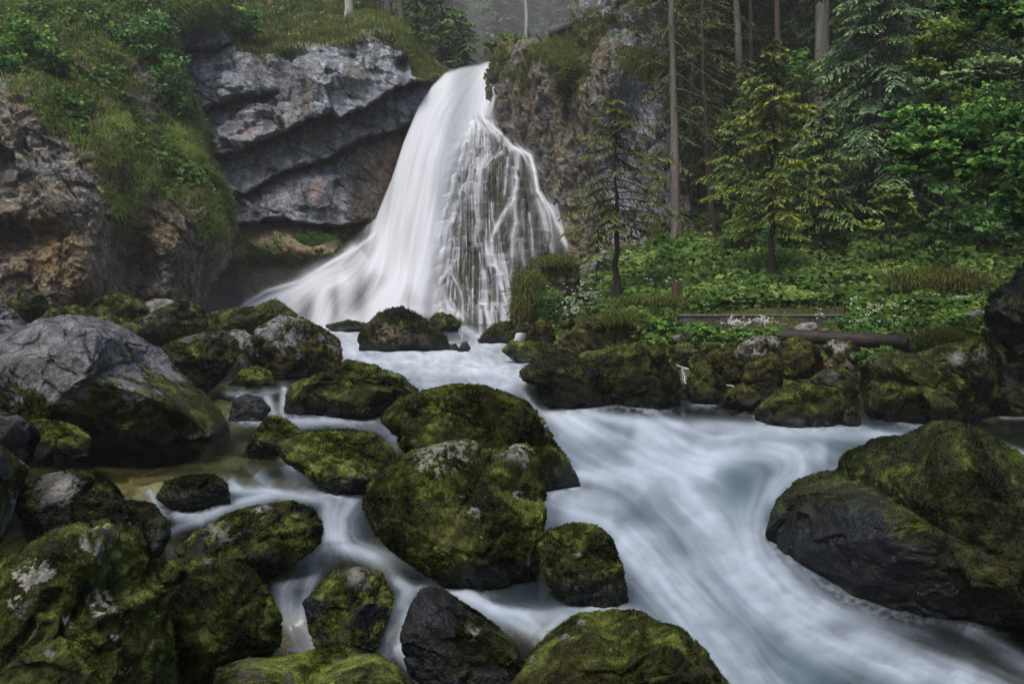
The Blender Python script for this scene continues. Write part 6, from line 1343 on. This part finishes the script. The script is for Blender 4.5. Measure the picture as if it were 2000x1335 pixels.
# white trickles between the boulders of the right pile
def ribbon(pts, Ys, wpx, alpha, seed):
    pts = np.asarray(pts, float); k = 60; t = np.linspace(0, 1, k); L_ = np.concatenate([[0], np.cumsum(np.linalg.norm(np.diff(pts, axis=0), axis=1))]); L_ /= L_[-1]
    x = np.interp(t, L_, pts[:, 0]); y = np.interp(t, L_, pts[:, 1]); Yq = np.interp(t, np.linspace(0, 1, len(Ys)), Ys); wq = np.interp(t, np.linspace(0, 1, len(wpx)), wpx)
    tx = np.gradient(x); ty = np.gradient(y); l = np.hypot(tx, ty); nx, ny = -ty / l, tx / l; s = np.linspace(-1, 1, 15)
    X = x[:, None] + nx[:, None] * wq[:, None] * s; Z = y[:, None] + ny[:, None] * wq[:, None] * s
    V = P(X, Z, Yq[:, None] - .10 * (1 - s ** 2)[None])
    st = fbm(np.stack([X * 0 + s * 3, Z * 0 + t[:, None] * 2, X * 0 + seed], -1), 1.5, 3)
    al = np.clip((1 - s ** 2)[None] ** 1.3 * (.75 * alpha + 1.6 * st), 0, 1) * (ss(0, .08, t) * ss(1, .92, t))[:, None]
    return V.reshape(-1, 3), gridfaces(k, 15), al.ravel()
A = Acc(); al_ = []
for args in [([(1318, 712), (1332, 718), (1346, 722)], (13.5, 13.5), (3, 4, 4), .8, 1), ([(1332, 718), (1336, 735), (1338, 748), (1348, 756)], (13.4, 13.1), (4, 6, 4), .55, 2), ([(1346, 754), (1358, 762), (1368, 775), (1371, 788)], (13.0, 12.7), (3, 6, 4), .8, 3),
             ([(1418, 752), (1428, 753), (1436, 756)], (13.4, 13.2), (2, 3, 2), .8, 4), ([(1374, 786), (1388, 787), (1398, 790)], (12.7, 12.6), (3, 3, 2), .5, 5)]:
    v, f, al = ribbon(*args); A.add(v, f); al_.append(al)
v, f = A.get(); al_ = np.concatenate(al_)
tag(mesh('water', v, f, M_VEIL, {'Col': np.broadcast_to((.6, .65, .7), v.shape), 'alpha': al_}), 'thin white trickle running down between the boulders of the right shore', kind='structure')
# ============================================================ MIST where the fall throws up spray
def mist(label, c, r3, dens):
    v, f = cube_sphere(10); m, N_n, L_n = newmat('mist'); out = N_n.new('ShaderNodeOutputMaterial'); pv = N_n.new('ShaderNodeVolumePrincipled')
    pv.inputs['Color'].default_value = (.97, .985, 1, 1); pv.inputs['Density'].default_value = dens
    L_n.new(pv.outputs[0], out.inputs['Volume'])
    o = mesh('mist', v * np.asarray(r3), f, m); o.location = [float(t) for t in c]; tag(o, label, kind='stuff')
mist('pale mist hanging above the lip of the waterfall', P(965, 60, 50), (8, 5, 5), .075)
mist('spray drifting beside the foot of the waterfall', P(520, 600, 29.2), (4.5, 1.6, 1.5), .035)
mist('spray at the foot of the main fall', P(720, 628, 28.6), (5, 1.2, 1.2), .05)
# ============================================================ HAZE
hv = np.array([[x, y, z] for x in (-121, 121) for y in (-41, 161) for z in (-3, 62)], float)
hf = np.array([[0, 1, 3, 2], [4, 6, 7, 5], [0, 4, 5, 1], [2, 3, 7, 6], [0, 2, 6, 4], [1, 5, 7, 3]])
m, N_n, L_n = newmat('haze')
out = N_n.new('ShaderNodeOutputMaterial'); pv = N_n.new('ShaderNodeVolumePrincipled')
pv.inputs['Color'].default_value = (.97, .985, 1, 1); pv.inputs['Density'].default_value = 0.0013; pv.inputs['Anisotropy'].default_value = .2
L_n.new(pv.outputs[0], out.inputs['Volume'])
hz = mesh('haze', hv, hf, m, None, None, False)
tag(hz, 'thin mist in the gorge', kind='stuff')
print('done', time.time() - T0, sum(len(o.data.polygons) for o in COL.objects if o.type == 'MESH') / 1e6)
